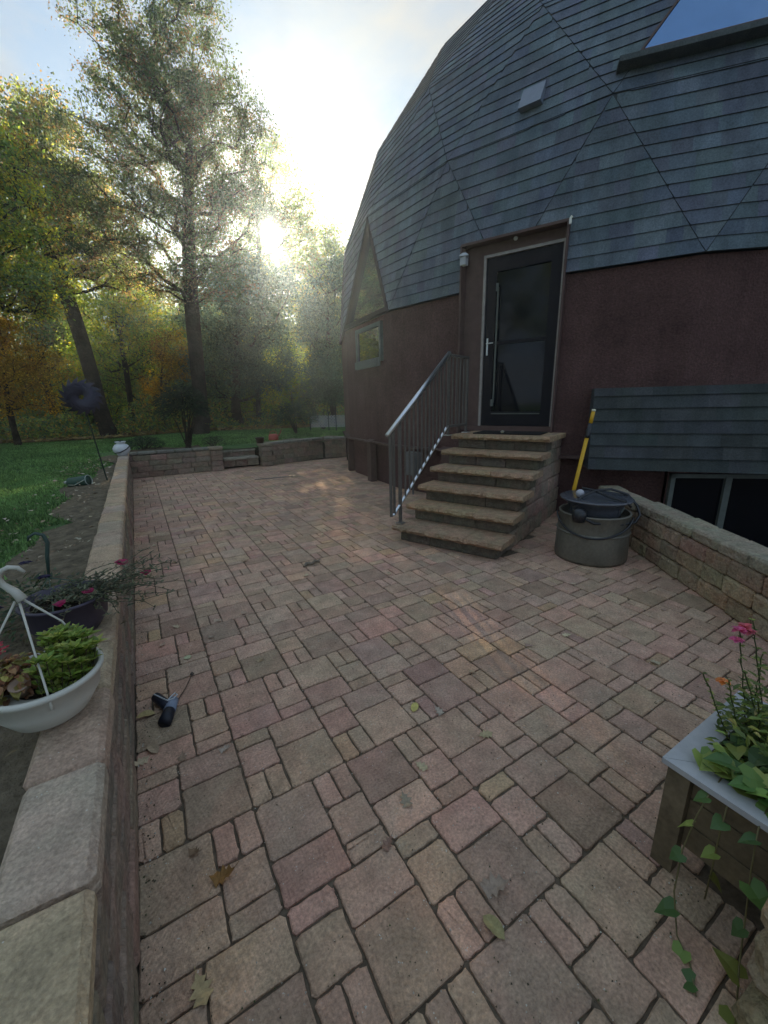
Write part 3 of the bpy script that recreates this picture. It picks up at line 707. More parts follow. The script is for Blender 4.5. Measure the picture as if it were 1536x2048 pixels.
# ---- entry: surround, door, lamp
sur=MB()
def pbox(mb,s0,s1,z0,z1,o0,o1,col=(0.5,)*3):
    P=[dp_(s0,z0,o0),dp_(s1,z0,o0),dp_(s1,z0,o1),dp_(s0,z0,o1),dp_(s0,z1,o0),dp_(s1,z1,o0),dp_(s1,z1,o1),dp_(s0,z1,o1)]
    mb.hexa([tuple(p) for p in P],col)
pbox(sur,-0.915,-0.632,1.14,3.655,-0.10,0.0); pbox(sur,-0.632,0.46,3.52,3.655,-0.10,0.0); pbox(sur,0.44,0.46,1.14,3.52,-0.10,0.0)
sur.build('door_surround',BROWN,house)
m1=MB()   # reveals of the cut-out
for s_,zz in ((-0.925,3.67),(0.468,3.67)): pbox(m1,s_-0.012,s_+0.012,1.1,zz,-0.15,0.15)
pbox(m1,-0.93,0.47,3.658,3.69,-0.12,0.14)
m1.build('door_reveal',BROWN,house)
m1=MB(); pbox(m1,-0.93,0.47,1.14,1.215,-0.08,0.05); m1.build('threshold',BROWN,house)
fr=MB(); pbox(fr,-0.632,-0.597,1.215,3.52,-0.05,0.025); pbox(fr,0.41,0.44,1.215,3.52,-0.05,0.025); pbox(fr,-0.597,0.41,3.485,3.52,-0.05,0.025)
dframe=fr.build('door_frame',TRIM,house)
dr=MB()
for (a_,b_,c_,d_) in ((-0.59,-0.45,1.22,3.48),(0.27,0.405,1.22,3.48),(-0.45,0.27,3.30,3.48),(-0.45,0.27,1.22,1.42),(-0.45,0.27,2.36,2.40)): pbox(dr,a_,b_,c_,d_,-0.045,0.0)
door=dr.build('door',DOORM,house)
m1=MB(); pbox(m1,-0.46,0.28,1.40,2.365,-0.04,-0.028); pbox(m1,-0.46,0.28,2.395,3.31,-0.04,-0.028); m1.build('pane',DGLASS,door)
m1=MB(); pbox(m1,-0.42,-0.405,1.55,3.1,-0.005,0.03); pbox(m1,-0.45,-0.41,1.5,1.6,0.0,0.03); pbox(m1,-0.44,-0.41,3.05,3.15,0.0,0.03); m1.build('closer_bar',GREYW,door)
m1=MB(); pbox(m1,-0.552,-0.53,2.22,2.45,0.0,0.014); m1.tube([dp_(-0.54,2.375,0.0),dp_(-0.54,2.375,0.05),dp_(-0.44,2.378,0.055)],0.009); m1.build('handle',STEEL,door)
m1=MB(); pbox(m1,-0.44,0.26,1.385,1.40,0.0,0.012); m1.build('kick_trim',GREYW,door)
# wreath-like pale flecks seen through the lower glass
m1=MB()
m1.box(tuple(dp_(-0.88,3.50,0.06)),(0.05,0.05,0.10),DA); lamp=m1.build('wall_lamp',BLACKP,house)
m1=MB(); p=dp_(-0.88,3.47,0.14); m1.box(tuple(p),(0.085,0.085,0.10),DA,(0.42,0.43,0.46)); m1.build('lamp_glass',OBJM,lamp)
m1=MB(); p=dp_(-0.88,3.525,0.14); m1.lathe([(0.09,0),(0.085,0.015),(0.03,0.05),(0,0.055)],4,tuple(p),(0.4,0.42,0.45)); m1.build('lamp_cap',OBJM,lamp)
m1=MB(); p=dp_(-0.20,3.64,0.04); m1.ball(tuple(p),0.028,8,6,(0.5,0.5,0.5)); m1.box(tuple(dp_(-0.16,3.67,0.03)),(0.03,0.03,0.02),DA,(0.5,0.5,0.5)); m1.build('light_sensor',OBJM,house)
m1=MB(); m1.tube([dp_(0.50,3.60,0.2),dp_(0.50,3.66,0.2),dp_(0.515,3.68,0.2)],0.016,6,(0.75,0.74,0.68)); m1.build('gutter_hook',OBJM,house)
# meter box on the knee wall
m1=MB(); P=DV(-170.5,0,6.93); m1.box((P.x,P.y,0.55),(0.14,0.24,0.40),math.radians(-170.5),(0.13,0.13,0.13)); m1.tube([(P.x,P.y,0.36),(P.x,P.y,0.0)],0.018,8,(0.13,0.13,0.13)); m1.build('meter_box',OBJM,house)

# ------------------------------------------------------------------ front steps
SU=Vector((0.385,-0.923,0)).normalized(); SN=Vector((0.923,0.385,0)).normalized()
def spt(s,n,z): return SU*s+SN*n+Vector((0,0,z))
steps=thing('front_steps','six tan split-stone steps leading up to the dark entry door','steps',tuple(spt(-2.0,4.5,0)))
RS=0.19; saz=math.atan2(SU.y,SU.x)
NF=[3.735,4.05,4.32,4.62,4.92,5.20]
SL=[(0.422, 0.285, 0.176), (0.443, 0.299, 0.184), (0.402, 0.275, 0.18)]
def slab(root,s0,s1,n0,n1,z0,z1,col,face='n'):
    m=MB(); k=10; Vt=[];Vb=[]
    # front edge jagged (split), others straight
    top=[];bot=[]
    for i in range(k+1):
        t=i/k; s_=s0+(s1-s0)*t; top.append(spt(s_,n0+random.uniform(0.0,0.012),z1)); bot.append(spt(s_,n0+random.uniform(0.006,0.03),z0+0.004))
    midr=[spt(s0+(s1-s0)*i/k,n0-random.uniform(0.002,0.016),(z0+z1)/2+random.uniform(-.012,.012)) for i in range(k+1)]
    T=[tuple(p) for p in top]+[tuple(spt(s1,n1,z1)),tuple(spt(s0,n1,z1))]
    B=[tuple(p) for p in bot]+[tuple(spt(s1,n1,z0)),tuple(spt(s0,n1,z0))]
    Md=[tuple(p) for p in midr]+[tuple(spt(s1,n1,(z0+z1)/2)),tuple(spt(s0,n1,(z0+z1)/2))]
    n=len(T); V=T+Md+B
    F=[tuple(range(n))]+[(i,n+i,n+(i+1)%n,(i+1)%n) for i in range(n)]+[(n+i,2*n+i,2*n+(i+1)%n,n+(i+1)%n) for i in range(n)]+[tuple(range(2*n,3*n))[::-1]]
    m.add(V,[f[::-1] for f in F],col); m.build('tread_slab',STONE2,root)
for k in range(6):
    z1=RS*(k+1); z0=z1-0.068; n0=NF[k]; n1=(NF[k+1]+0.10) if k<5 else 5.62
    cuts=[-2.675,-2.23+random.uniform(-.05,.05),-1.80+random.uniform(-.06,.06),-1.34]
    if k==4: cuts=[-2.675,-1.98,-1.34]
    for a_,b_ in zip(cuts[:-1],cuts[1:]): slab(steps,a_+0.003,b_-0.003,n0,n1,z0,z1,jit(random.choice(SL),0.1))
    # riser blocks
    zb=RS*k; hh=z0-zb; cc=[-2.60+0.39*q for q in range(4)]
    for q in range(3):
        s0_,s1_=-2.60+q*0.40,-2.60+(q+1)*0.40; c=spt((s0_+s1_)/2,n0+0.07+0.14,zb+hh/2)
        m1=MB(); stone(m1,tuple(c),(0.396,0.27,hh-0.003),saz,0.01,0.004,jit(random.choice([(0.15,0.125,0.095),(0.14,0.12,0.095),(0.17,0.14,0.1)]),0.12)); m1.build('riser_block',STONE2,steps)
    for side_s in (-1.47,-2.53):
        n_s=n0+0.36
        while n_s<6.0:
            w=random.uniform(0.22,0.34); w=min(w,6.05-n_s)
            if w<0.05: break
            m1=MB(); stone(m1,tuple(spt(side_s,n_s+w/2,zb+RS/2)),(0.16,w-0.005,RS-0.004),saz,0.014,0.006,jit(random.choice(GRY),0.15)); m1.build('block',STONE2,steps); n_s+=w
for a_,b_ in ((-2.675,-2.25),(-2.25,-1.8),(-1.8,-1.34)):
    m1=MB(); c=spt((a_+b_)/2,5.86,1.106); stone(m1,tuple(c),(b_-a_-0.005,0.47,0.064),saz,0.008,0.002,jit(random.choice(SL),0.08)); m1.build('landing_slab',STONE,steps)
m1=MB(); c=spt(-2.0,5.1,0.5); 
for k in range(6):
    n0=NF[k]+0.2; c=spt(-2.0,(n0+6.0)/2,RS*k+RS/2-0.04); m1.box(tuple(c),(0.95,6.0-n0,RS-0.01),saz)
m1.build('fill',MULCH,steps)
m1=MB(); P=[spt(-2.42,5.36,1.143),spt(-1.52,5.40,1.143),spt(-1.55,5.86,1.143),spt(-2.45,5.82,1.143)]
m1.hexa([tuple(p) for p in P]+[tuple(p+Vector((0,0,0.014))) for p in P]); o=m1.build('doormat',mat('dark_doormat',(0.03,0.027,0.025),1,0.1,noise=(40,0.4,4),bump=(150,0.9,0.01))); tag(o,'thin dark doormat lying on the top step in front of the door','doormat')
m1=MB(); m1.ball(tuple(spt(-2.02,5.42,1.175)),(0.03,0.02,0.018),8,5,(0.3,0.28,0.22),0.2); o=m1.build('pebble',OBJM); tag(o,'small pale stone lying on the front edge of the doormat','stone')

# ------------------------------------------------------------------ railing
rail=thing('stair_railing','metal stair railing with a bright round handrail on the open side of the steps','railing',tuple(spt(-2.62,3.84,0.19)))
RSS=-2.62
def rp(n,z): return spt(RSS,n,z)
m1=MB(); m1.tube([rp(3.60,1.245),rp(5.0,2.19)],0.024,12); m1.build('handrail',STEEL,rail,smooth=True)
m1=MB(); m1.beam(rp(5.0,2.165),rp(5.56,2.165),0.04,0.03); m1.build('top_rail',RAILP,rail)
m1=MB(); m1.beam(rp(3.66,1.25),rp(5.0,2.15),0.03,0.012); m1.build('under_rail',RAILP,rail)
m1=MB(); m1.beam(rp(3.70,0.325),rp(5.0,1.275),0.028,0.016,up=(0,0,1)); m1.build('bottom_rail',STEEL,rail)
m1=MB(); m1.beam(rp(5.0,1.26),rp(5.56,1.26),0.03,0.03); m1.build('landing_rail',RAILP,rail)
m1=MB(); m1.beam(rp(3.655,0.32),rp(3.655,1.25),0.035,0.012,up=SN); m1.build('end_bar',RAILP,rail)
m1=MB(); m1.beam(rp(3.72,0.33),rp(3.72,1.28),0.03,0.012,up=SN); m1.build('end_bar',RAILP,rail)
for n_,z0,z1 in ((3.84,0.195,1.38),(5.0,1.14,2.17),(5.55,1.14,2.17)):
    m1=MB(); m1.beam(rp(n_,z0),rp(n_,z1),0.03,0.03,up=SN); po=m1.build('post',RAILP,rail)
    m1=MB(); c=rp(n_,z0+0.006); m1.box(tuple(c),(0.09,0.09,0.01),saz); m1.build('foot_plate',STEEL,po)
nb=13
for q in range(nb):
    n_=3.80+(5.0-3.80)*(q+0.55)/nb; z0=0.325+(n_-3.70)/1.30*0.95; z1=1.245+(n_-3.60)/1.40*0.945
    m1=MB(); m1.beam(spt(RSS+0.006,n_,z0-0.01),spt(RSS+0.006,n_,z1-0.02),0.024,0.012,up=SU); m1.build('baluster',RAILP,rail)
for q in range(4):
    n_=5.0+0.55*(q+1)/5; m1=MB(); m1.beam(rp(n_,1.26),rp(n_,2.16),0.018,0.018,up=SN); m1.build('baluster',RAILP,rail)

# ------------------------------------------------------------------ tub with lid and hose, pole
TC=(3.87,2.33)
tub=thing('lidded_tub','olive ribbed metal tub with a wide black lid and a looped black hose','tub',(TC[0],TC[1],0))
m1=MB(); m1.lathe([(0.0,0.004),(0.335,0.004),(0.34,0.03),(0.333,0.3),(0.322,0.47),(0.33,0.475),(0.33,0.49),(0.31,0.49),(0.305,0.44),(0.0,0.40)],96,(TC[0],TC[1],0),ripple=0.011,rn=34); m1.build('body',TUBM,tub,smooth=True)
m1=MB(); m1.lathe([(0.338,0.29),(0.346,0.3),(0.338,0.31)],48,(TC[0],TC[1],0)); m1.build('hoop',TUBM,tub)
m1=MB(); m1.lathe([(0.0,0.40),(0.24,0.41),(0.235,0.52),(0.27,0.58),(0.33,0.615),(0.335,0.625),(0.325,0.632),(0.15,0.618),(0.0,0.612)],56,(TC[0],TC[1],0)); m1.build('lid',LIDM,tub,smooth=True)
def circ(c,r,z,a0,a1,n=28,wob=0.0,dz=0.0):
    return [(c[0]+r*(1+wob*math.sin(3*t))*math.cos(t),c[1]+r*(1+wob*math.sin(3*t))*math.sin(t),z+dz*math.sin((t-a0)/(a1-a0)*math.pi)) for t in [a0+(a1-a0)*i/n for i in range(n+1)]]
toc=math.atan2(-TC[1],-TC[0])   # towards the camera
m1=MB(); m1.tube(circ(TC,0.345,0.46,toc-1.45,toc+1.45,30,0,-0.17),0.010,8); m1.build('bail_handle',BLACKP,tub,smooth=True)
m1=MB(); r_=Vector((rt.x,rt.y,0)).normalized(); f_=Vector((fw.x,fw.y,0)).normalized(); c_=Vector((TC[0],TC[1],0))
def loc_(a,b,z): return c_+r_*a+f_*b+Vector((0,0,z))
m1.tube([loc_(-0.27,-0.15,0.60),loc_(-0.2,-0.1,0.655),loc_(0.0,0.02,0.69),loc_(0.18,0.06,0.69),loc_(0.33,0.02,0.64),loc_(0.40,-0.04,0.54),loc_(0.39,-0.12,0.46),loc_(0.3,-0.2,0.41),loc_(0.1,-0.3,0.42),loc_(-0.15,-0.3,0.44),loc_(-0.28,-0.2,0.50)],0.013,8)
m1.tube([loc_(-0.10,0.10,0.70),loc_(0.0,0.05,0.685),loc_(0.08,-0.12,0.645),loc_(0.14,-0.26,0.645),loc_(0.16,-0.33,0.60)],0.013,8); m1.build('hose',BLACKP,tub,smooth=True)
m1=MB(); m1.ball(tuple(loc_(-0.155,0.02,0.665)),0.04,12,8,(0.42,0.42,0.46)); m1.build('hose_nozzle',OBJM,tub,smooth=True)
m1=MB(); p=loc_(-0.26,-0.22,0.44); m1.lathe([(0,0),(0.055,0.0),(0.065,0.05),(0.06,0.11),(0.03,0.13),(0,0.135)],16,tuple(p)); m1.build('side_valve',BLACKP,tub,smooth=True)
m1=MB(); m1.tube([loc_(0.17,-0.12,0.44),loc_(0.22,-0.12,0.54),loc_(0.18,-0.12,0.58)],0.012,6); m1.build('strap',GREYW,tub)
pole=thing('extension_pole','bright yellow extension pole with a black collar leaning behind the tub','pole',(4.0,2.76,0.0))
pa=Vector((4.0,2.76,0.02)); pb=Vector((4.185,2.655,1.475)); pd=(pb-pa)
YEL=(0.62,0.33,0.02)
def pt(t): return tuple(pa+pd*t)
m1=MB(); m1.tube([pt(0.30),pt(0.42),pt(0.80)],[0.018,0.02,0.02],10,YEL); m1.build('lower_tube',OBJM,pole,smooth=True)
m1=MB(); m1.tube([pt(0.895),pt(0.985)],0.019,10,YEL); m1.build('upper_tube',OBJM,pole,smooth=True)
m1=MB(); m1.tube([pt(0.795),pt(0.82),pt(0.825),pt(0.85),pt(0.86),pt(0.90)],[0.024,0.026,0.022,0.03,0.022,0.022],12); m1.build('collar',BLACKP,pole,smooth=True)
m1=MB(); m1.tube([pt(0.985),pt(1.0)],0.02,10,(0.6,0.57,0.45)); m1.build('end_cap',OBJM,pole,smooth=True)
m1=MB(); m1.tube([pt(0.0),pt(0.30)],0.015,8,(0.3,0.3,0.32)); m1.build('lower_tip',OBJM,pole,smooth=True)

# ------------------------------------------------------------------ plants: leaf helpers
def leaf(mb,p,d,L_,w,col,fold=0.25,up=(0,0,1)):
    """a pointed leaf of six points folded on its midrib"""
    p=Vector(p); d=Vector(d).normalized(); u=Vector(up)+Vector((random.uniform(-.2,.2),random.uniform(-.2,.2),0)); s=d.cross(u)
    if s.length<1e-3: s=d.cross(Vector((1,0,0)))
    s.normalize(); u=s.cross(d)
    a=p; b=p+d*L_*0.45-u*L_*0.03; c=p+d*L_-u*L_*0.12
    V=[a, a+d*L_*0.3+s*w*0.5+u*w*fold, a+d*L_*0.7+s*w*0.38+u*w*fold*0.5-u*L_*0.05, c, a+d*L_*0.7-s*w*0.38+u*w*fold*0.5-u*L_*0.05, a+d*L_*0.3-s*w*0.5+u*w*fold, b]
    mb.add([tuple(q) for q in V],[(0,1,6),(1,2,6),(2,3,6),(3,4,6),(4,5,6),(5,0,6)],col)
def rosette(mb,p,r,n,col,up=Vector((0,0,1)),lw=0.42):
    for i in range(n):
        t=i*2.4; el=0.2+0.9*i/n
        d=Vector((math.cos(t)*math.cos(el),math.sin(t)*math.cos(el),math.sin(el)))+up*0.15
        leaf(mb,p,d,r*(1-0.35*i/n)*random.uniform(0.85,1.15),r*lw,jit(random.choice(col),0.15))
# ---- white hanging basket on the cap
BC=Vector((-0.385,1.575,0.60))
bk=thing('hanging_basket','white plastic hanging basket with hook handle standing on the wall cap','plant pot',tuple(BC))
prof=[(0.0,0.0),(0.07,0.0),(0.10,0.02),(0.137,0.075),(0.147,0.128),(0.156,0.130),(0.158,0.142),(0.146,0.146),(0.14,0.135),(0.132,0.11),(0.0,0.105)]
m1=MB(); m1.lathe([(a*1.05,b*1.12) for a,b in prof],56,tuple(BC)); m1.build('bowl',WHITEM,bk,smooth=True)
m1=MB(); m1.lathe([(0.133,0.112),(0.09,0.120),(0,0.125)],24,tuple(BC)); m1.build('soil',SOIL,bk)
HT=Vector((-0.425,1.70,0.985))
hanger=MB()
# flat hook: thick tapered tube
hk=[HT+Vector((0.012,-0.01,0.0)),HT+Vector((-0.004,0.0,0.03)),HT+Vector((-0.028,0.0,0.062)),HT+Vector((-0.036,0.0,0.088)),HT+Vector((-0.026,0.0,0.108)),HT+Vector((-0.005,0.0,0.118)),HT+Vector((0.018,0.0,0.112)),HT+Vector((0.033,0.0,0.092))]
hanger.tube(hk,[0.016,0.013,0.010,0.009,0.009,0.008,0.007,0.005],8)
hanger.build('hook',WHITEM,bk,smooth=True)
rimp=lambda a,z=0.142: BC+Vector((0.152*math.cos(a),0.152*math.sin(a),z))
for a_ in (-1.35,0.75,2.8):
    q=rimp(a_); st_=HT+Vector((0.012*math.cos(a_),0.012*math.sin(a_),-0.005)); mid_=(st_+q)/2+Vector((0.02*math.cos(a_),0.02*math.sin(a_),0.01))
    m1=MB(); m1.tube([st_,mid_,q,q-Vector((0,0,0.03))],[0.004,0.0032,0.0032,0.006],6); m1.build('strap',WHITEM,bk,smooth=True)
GRN=[(0.2,0.29,0.05),(0.27,0.34,0.07),(0.14,0.22,0.045),(0.36,0.38,0.1),(0.17,0.25,0.05)]
pl=thing('azalea_plant','bright green leafy plant growing in the white hanging basket','plant',tuple(BC+Vector((0.03,0,0.12))))
m1=MB(); sm=MB()
for _ in range(80):
    a_=random.uniform(-1.9,2.0); r_=random.uniform(0.01,0.12); h=random.uniform(0.03,0.13)*(1-r_*2)+0.02
    p=BC+Vector((0.025+r_*math.cos(a_),0.02+r_*math.sin(a_)*1.0,0.12)); t=p+Vector((random.uniform(-.02,.03),random.uniform(-.02,.03),h))
    sm.tube([p,t],0.0016,4,(0.08,0.06,0.03)); rosette(m1,t,random.uniform(0.03,0.047),8,GRN); rosette(m1,p+(t-p)*0.5,0.034,5,GRN); rosette(m1,p+(t-p)*0.1,0.03,4,GRN)
m1.build('foliage',PLANTM,pl); sm.build('stems',PLANTM,pl)
pl=thing('wilted_plant','wilted reddish brown plant drooping at the house-far side of the white basket','plant',tuple(BC+Vector((-0.08,0.05,0.12))))
m1=MB()
for _ in range(300):
    a_=random.uniform(0,6.28); r_=random.uniform(0,0.085); p=BC+Vector((-0.085+r_*math.cos(a_),0.02+r_*math.sin(a_),0.125+random.uniform(0,0.11)*(1-r_*6*0.5)))
    leaf(m1,p,(math.cos(a_),math.sin(a_),random.uniform(-1,0.4)),random.uniform(0.02,0.045),random.uniform(0.012,0.028),jit(random.choice([(0.26,0.1,0.05),(0.18,0.08,0.045),(0.38,0.2,0.1),(0.24,0.2,0.06),(0.36,0.3,0.09)]),0.2))
m1.build('foliage',PLANTM,pl)
m1=MB()
for _ in range(16):
    p=BC+Vector((-0.115+random.gauss(0,.012),0.10+random.gauss(0,.012),0.235+random.gauss(0,.008))); leaf(m1,p,(random.uniform(-1,1),random.uniform(-1,1),0.4),0.014,0.012,jit((0.5,0.05,0.08),0.2))
m1.build('flower',PLANTM,pl,label='small crimson flower cluster')
m1=MB(); m1.lathe([(0,0),(0.018,0),(0.027,0.045),(0.029,0.047),(0.024,0.047),(0,0.04)],20,tuple(BC+Vector((-0.05,-0.035,0.13))),(0.3,0.2,0.15),tilt=Matrix.Rotation(0.35,3,'X')); o=m1.build('clay_pot',OBJM,smooth=True); tag(o,'tiny tilted clay pot nestled among the wilted leaves in the basket','pot')
# ---- dark purple pot with petunia
PC_=Vector((-0.40,2.22,0.60))
pk=thing('purple_pot','dark purple plastic planter pot on the wall cap behind the white basket','plant pot',tuple(PC_))
m1=MB(); m1.lathe([(0.0,0),(0.11,0),(0.15,0.06),(0.165,0.16),(0.172,0.162),(0.172,0.172),(0.160,0.172),(0.15,0.15),(0,0.14)],40,tuple(PC_),(0.05,0.04,0.062)); m1.build('pot',OBJM,pk,smooth=True)
m1=MB(); m1.lathe([(0.152,0.145),(0.08,0.155),(0,0.16)],24,tuple(PC_)); m1.build('soil',SOIL,pk)
hb=[Vector(p) for p in ((-0.515,2.62,0.74),(-0.50,2.62,0.86),(-0.485,2.62,0.93),(-0.495,2.62,0.975),(-0.525,2.62,0.99),(-0.553,2.62,0.975),(-0.56,2.62,0.955))]
m1=MB(); m1.tube(hb,[0.006,0.010,0.010,0.009,0.008,0.007,0.005],8,(0.03,0.06,0.05)); m1.build('hook',OBJM,pk,smooth=True)
for a_ in (0.3,2.3,4.6):
    q=PC_+Vector((0.165*math.cos(a_),0.165*math.sin(a_),0.17)); m1=MB(); m1.tube([hb[0],(hb[0]+q)/2,q],0.003,5,(0.04,0.08,0.06)); m1.build('strap',OBJM,pk)
pl=thing('petunia_plant','leggy sprawling petunia with magenta flowers reaching over the wall face','plant',tuple(PC_+Vector((0.05,0,0.16))))
m1=MB(); sm=MB(); ends=[]
PG=[(0.11,0.13,0.075),(0.15,0.16,0.09),(0.08,0.1,0.055),(0.18,0.15,0.09)]
for _ in range(80):
    p=PC_+Vector((random.uniform(-.06,.12),random.uniform(-.1,.08),0.16)); a_=random.gauss(0.15,0.6) if random.random()<0.72 else random.uniform(0,6.28); L_=random.uniform(0.15,0.46) if abs(a_)<1 else random.uniform(0.1,0.22)
    d=Vector((math.cos(a_),math.sin(a_)*0.75,random.uniform(0.0,0.5))).normalized(); pts=[p]; 
    for k in range(7):
        p=p+d*L_/7; d=(d+Vector((random.uniform(-.25,.25),random.uniform(-.25,.25),random.uniform(-.3,.12)))).normalized(); pts.append(p.copy())
        for _q in range(3): leaf(m1,p,(random.uniform(-1,1),random.uniform(-1,1),random.uniform(-.2,.8)),random.uniform(0.015,0.032),0.009,jit(random.choice(PG),0.2))
    sm.tube(pts,0.0017,4,(0.07,0.07,0.04)); ends.append(pts[-1])
m1.build('foliage',PLANTM,pl); sm.build('stems',PLANTM,pl)
def petunia(c,r,col):
    m=MB(); V=[tuple(c-Vector((0,0,0.02)))]; n=10
    for i in range(n):
        t=2*math.pi*i/n; rr=r*(1 if i%2 else 0.82); V.append(tuple(c+Vector((rr*math.cos(t),rr*math.sin(t),random.uniform(-.004,.006)))))
    m.add(V,[(0,1+i,1+(i+1)%n) for i in range(n)],col); return m
for c,rr in (((-0.17,2.42,0.82),0.034),((-0.07,2.28,0.79),0.03),((-0.30,2.15,0.80),0.026),((-0.40,2.1,0.79),0.026)):
    petunia(Vector(c),rr,(0.36,0.02,0.09)).build('flower',PLANTM,pl)
pl=thing('viola_plant','loose green bedding plant with dark purple blooms between the wall and the lawn','plant',(-0.72,2.55,0.52))
m1=MB()
for _ in range(700):
    a_=random.uniform(0,6.28); r_=abs(random.gauss(0,0.2)); p=Vector((-0.62+r_*math.cos(a_),2.62+r_*math.sin(a_)*1.3,0.53+random.uniform(0,0.24)*max(0.1,1-r_*2)))
    leaf(m1,p,(math.cos(a_),math.sin(a_),random.uniform(-.2,1)),random.uniform(0.025,0.055),random.uniform(0.01,0.02),jit(random.choice([(0.05,0.09,0.045),(0.035,0.065,0.035),(0.09,0.12,0.05),(0.11,0.09,0.04)]),0.2))
m1.build('foliage',PLANTM,pl)
for c in ((-0.62,2.75,0.80),(-0.50,2.45,0.80),(-0.66,2.30,0.74),(-0.78,2.4,0.7)):
    m1=MB()
    for q in range(6): t=q*1.05; leaf(m1,c,(math.cos(t),math.sin(t),0.3),0.032,0.032,jit((0.02,0.012,0.05),0.2))
    m1.build('flower',PLANTM,pl)

# ------------------------------------------------------------------ planter box
PX0,PX1,PY1,PY0,PZ=1.345,1.92,0.458,-0.5,0.42
pb_=thing('planter_box','raised wooden planter box with grey mitred cap boards at the patio corner','planter',((PX0+PX1)/2,0,0))
def board(P,name,m): 
    q=MB(); q.hexa(P); return q.build(name,m,pb_)
cw=0.075; z0,z1=PZ,PZ+0.02; ox=0.012
X_,Y_=PX0-ox,PY1+ox
board([(X_,Y_,z0),(X_+cw,Y_-cw,z0),(PX1+ox-cw,Y_-cw,z0),(PX1+ox,Y_,z0),(X_,Y_,z1),(X_+cw,Y_-cw,z1),(PX1+ox-cw,Y_-cw,z1),(PX1+ox,Y_,z1)],'cap_board',CAPW)
board([(X_,Y_-0.002,z0),(X_,PY0,z0),(X_+cw,PY0,z0),(X_+cw,Y_-cw-0.002,z0),(X_,Y_-0.002,z1),(X_,PY0,z1),(X_+cw,PY0,z1),(X_+cw,Y_-cw-0.002,z1)],'cap_board',CAPW)
board([(PX1+ox,Y_-0.002,z0),(PX1+ox-cw,Y_-cw-0.002,z0),(PX1+ox-cw,PY0,z0),(PX1+ox,PY0,z0),(PX1+ox,Y_-0.002,z1),(PX1+ox-cw,Y_-cw-0.002,z1),(PX1+ox-cw,PY0,z1),(PX1+ox,PY0,z1)],'cap_board',CAPW)
for cx_,cy_ in ((PX0+0.03,PY1-0.035),(PX1-0.03,PY1-0.035)):
    m1=MB(); m1.box((cx_,cy_,PZ/2),(0.05,0.065,PZ-0.002)); m1.build('corner_post',WOOD,pb_)
for k in range(3):
    zz=0.12+0.1*k
    m1=MB(); m1.box((PX0+0.045,(PY1-0.07+PY0)/2,zz+0.048),(0.022,PY1-0.07-PY0,0.094)); m1.build('side_board',WOOD,pb_)
    m1=MB(); m1.box(((PX0+PX1)/2,PY1-0.045,zz+0.048),(PX1-PX0-0.12,0.022,0.094)); m1.build('side_board',WOOD,pb_)
m1=MB(); m1.box(((PX0+PX1)/2,(PY0+PY1)/2-0.02,0.35),(PX1-PX0-0.12,PY1-PY0-0.12,0.02)); m1.build('soil',SOIL,pb_)
pl=thing('snapdragon_plant','tall snapdragon with small pink blooms at the far side of the planter','plant',(1.7,0.36,0.36))
m1=MB(); sm=MB()
SG=[(0.1,0.16,0.04),(0.15,0.21,0.05),(0.08,0.12,0.035),(0.25,0.27,0.07)]
stems=[((1.62,0.36),(1.50,0.46,0.70)),((1.66,0.36),(1.60,0.42,0.66)),((1.72,0.36),(1.735,0.46,0.79)),((1.70,0.3),(1.66,0.40,0.68)),((1.76,0.32),(1.78,0.44,0.82)),((1.64,0.30),(1.62,0.34,0.62)),((1.78,0.38),(1.80,0.40,0.7))]
for (bx,by),t in stems:
    b=Vector((bx,by,0.36)); t=Vector(t); pts=[b+(t-b)*k/14+Vector((random.uniform(-.003,.003),random.uniform(-.003,.003),0)) for k in range(15)]; sm.tube(pts,0.0022,5,(0.07,0.09,0.03))
    for k in range(2,15):
        for q in range(4): a_=random.uniform(0,6.28); leaf(m1,pts[k],(math.cos(a_),math.sin(a_),0.5),random.uniform(0.018,0.032)*(1.25-k/18),0.009,jit(random.choice(SG),0.2))
m1.build('foliage',PLANTM,pl); sm.build('stems',PLANTM,pl)
for c,col in (((1.715,0.455,0.795),(0.55,0.1,0.22)),((1.70,0.452,0.765),(0.55,0.12,0.26)),((1.75,0.45,0.80),(0.6,0.12,0.15)),((1.755,0.44,0.785),(0.6,0.15,0.2)),((1.62,0.44,0.635),(0.6,0.2,0.06))):
    m1=MB()
    for q in range(9): t=q*2.4; leaf(m1,c,(math.cos(t),math.sin(t),random.uniform(-.4,.6)),0.024,0.022,jit(col,0.15))
    m1.build('flower',PLANTM,pl)
pl=thing('sweet_potato_vine','trailing green vine with heart-shaped leaves spilling over the planter cap','vine',(1.45,0.25,0.44))
m1=MB(); 
VG=[(0.11,0.22,0.06),(0.08,0.17,0.055),(0.17,0.28,0.07),(0.07,0.14,0.05),(0.24,0.3,0.08)]
def heart(mb,p,d,s,col):
    p=Vector(p); d=Vector(d).normalized(); u=Vector((random.uniform(-.4,.4),random.uniform(-.4,.4),1)); sd2=d.cross(u).normalized(); u=sd2.cross(d)
    pr=[(0,0),(-0.18,0.32),(0.05,0.52),(0.4,0.42),(1.0,0)]
    V=[p]+[p+d*(a*s)+sd2*(b*s)+u*(b*s*0.25) for a,b in pr[1:4]]+[p+d*s-u*s*0.15]+[p+d*(a*s)-sd2*(b*s)+u*(b*s*0.25) for a,b in pr[1:4][::-1]]+[p+d*s*0.45]
    mb.add([tuple(q) for q in V],[(8,i,(i+1)%8) for i in range(8)],col)
for _ in range(110):
    p=(1.385+abs(random.gauss(0,.10)),0.40-random.random()**0.8*0.42,0.445+random.uniform(0,0.05)); a_=random.uniform(1.6,5.4)
    heart(m1,p,(math.cos(a_),math.sin(a_),random.uniform(-.5,.3)),random.uniform(0.04,0.075),jit(random.choice(VG),0.2))
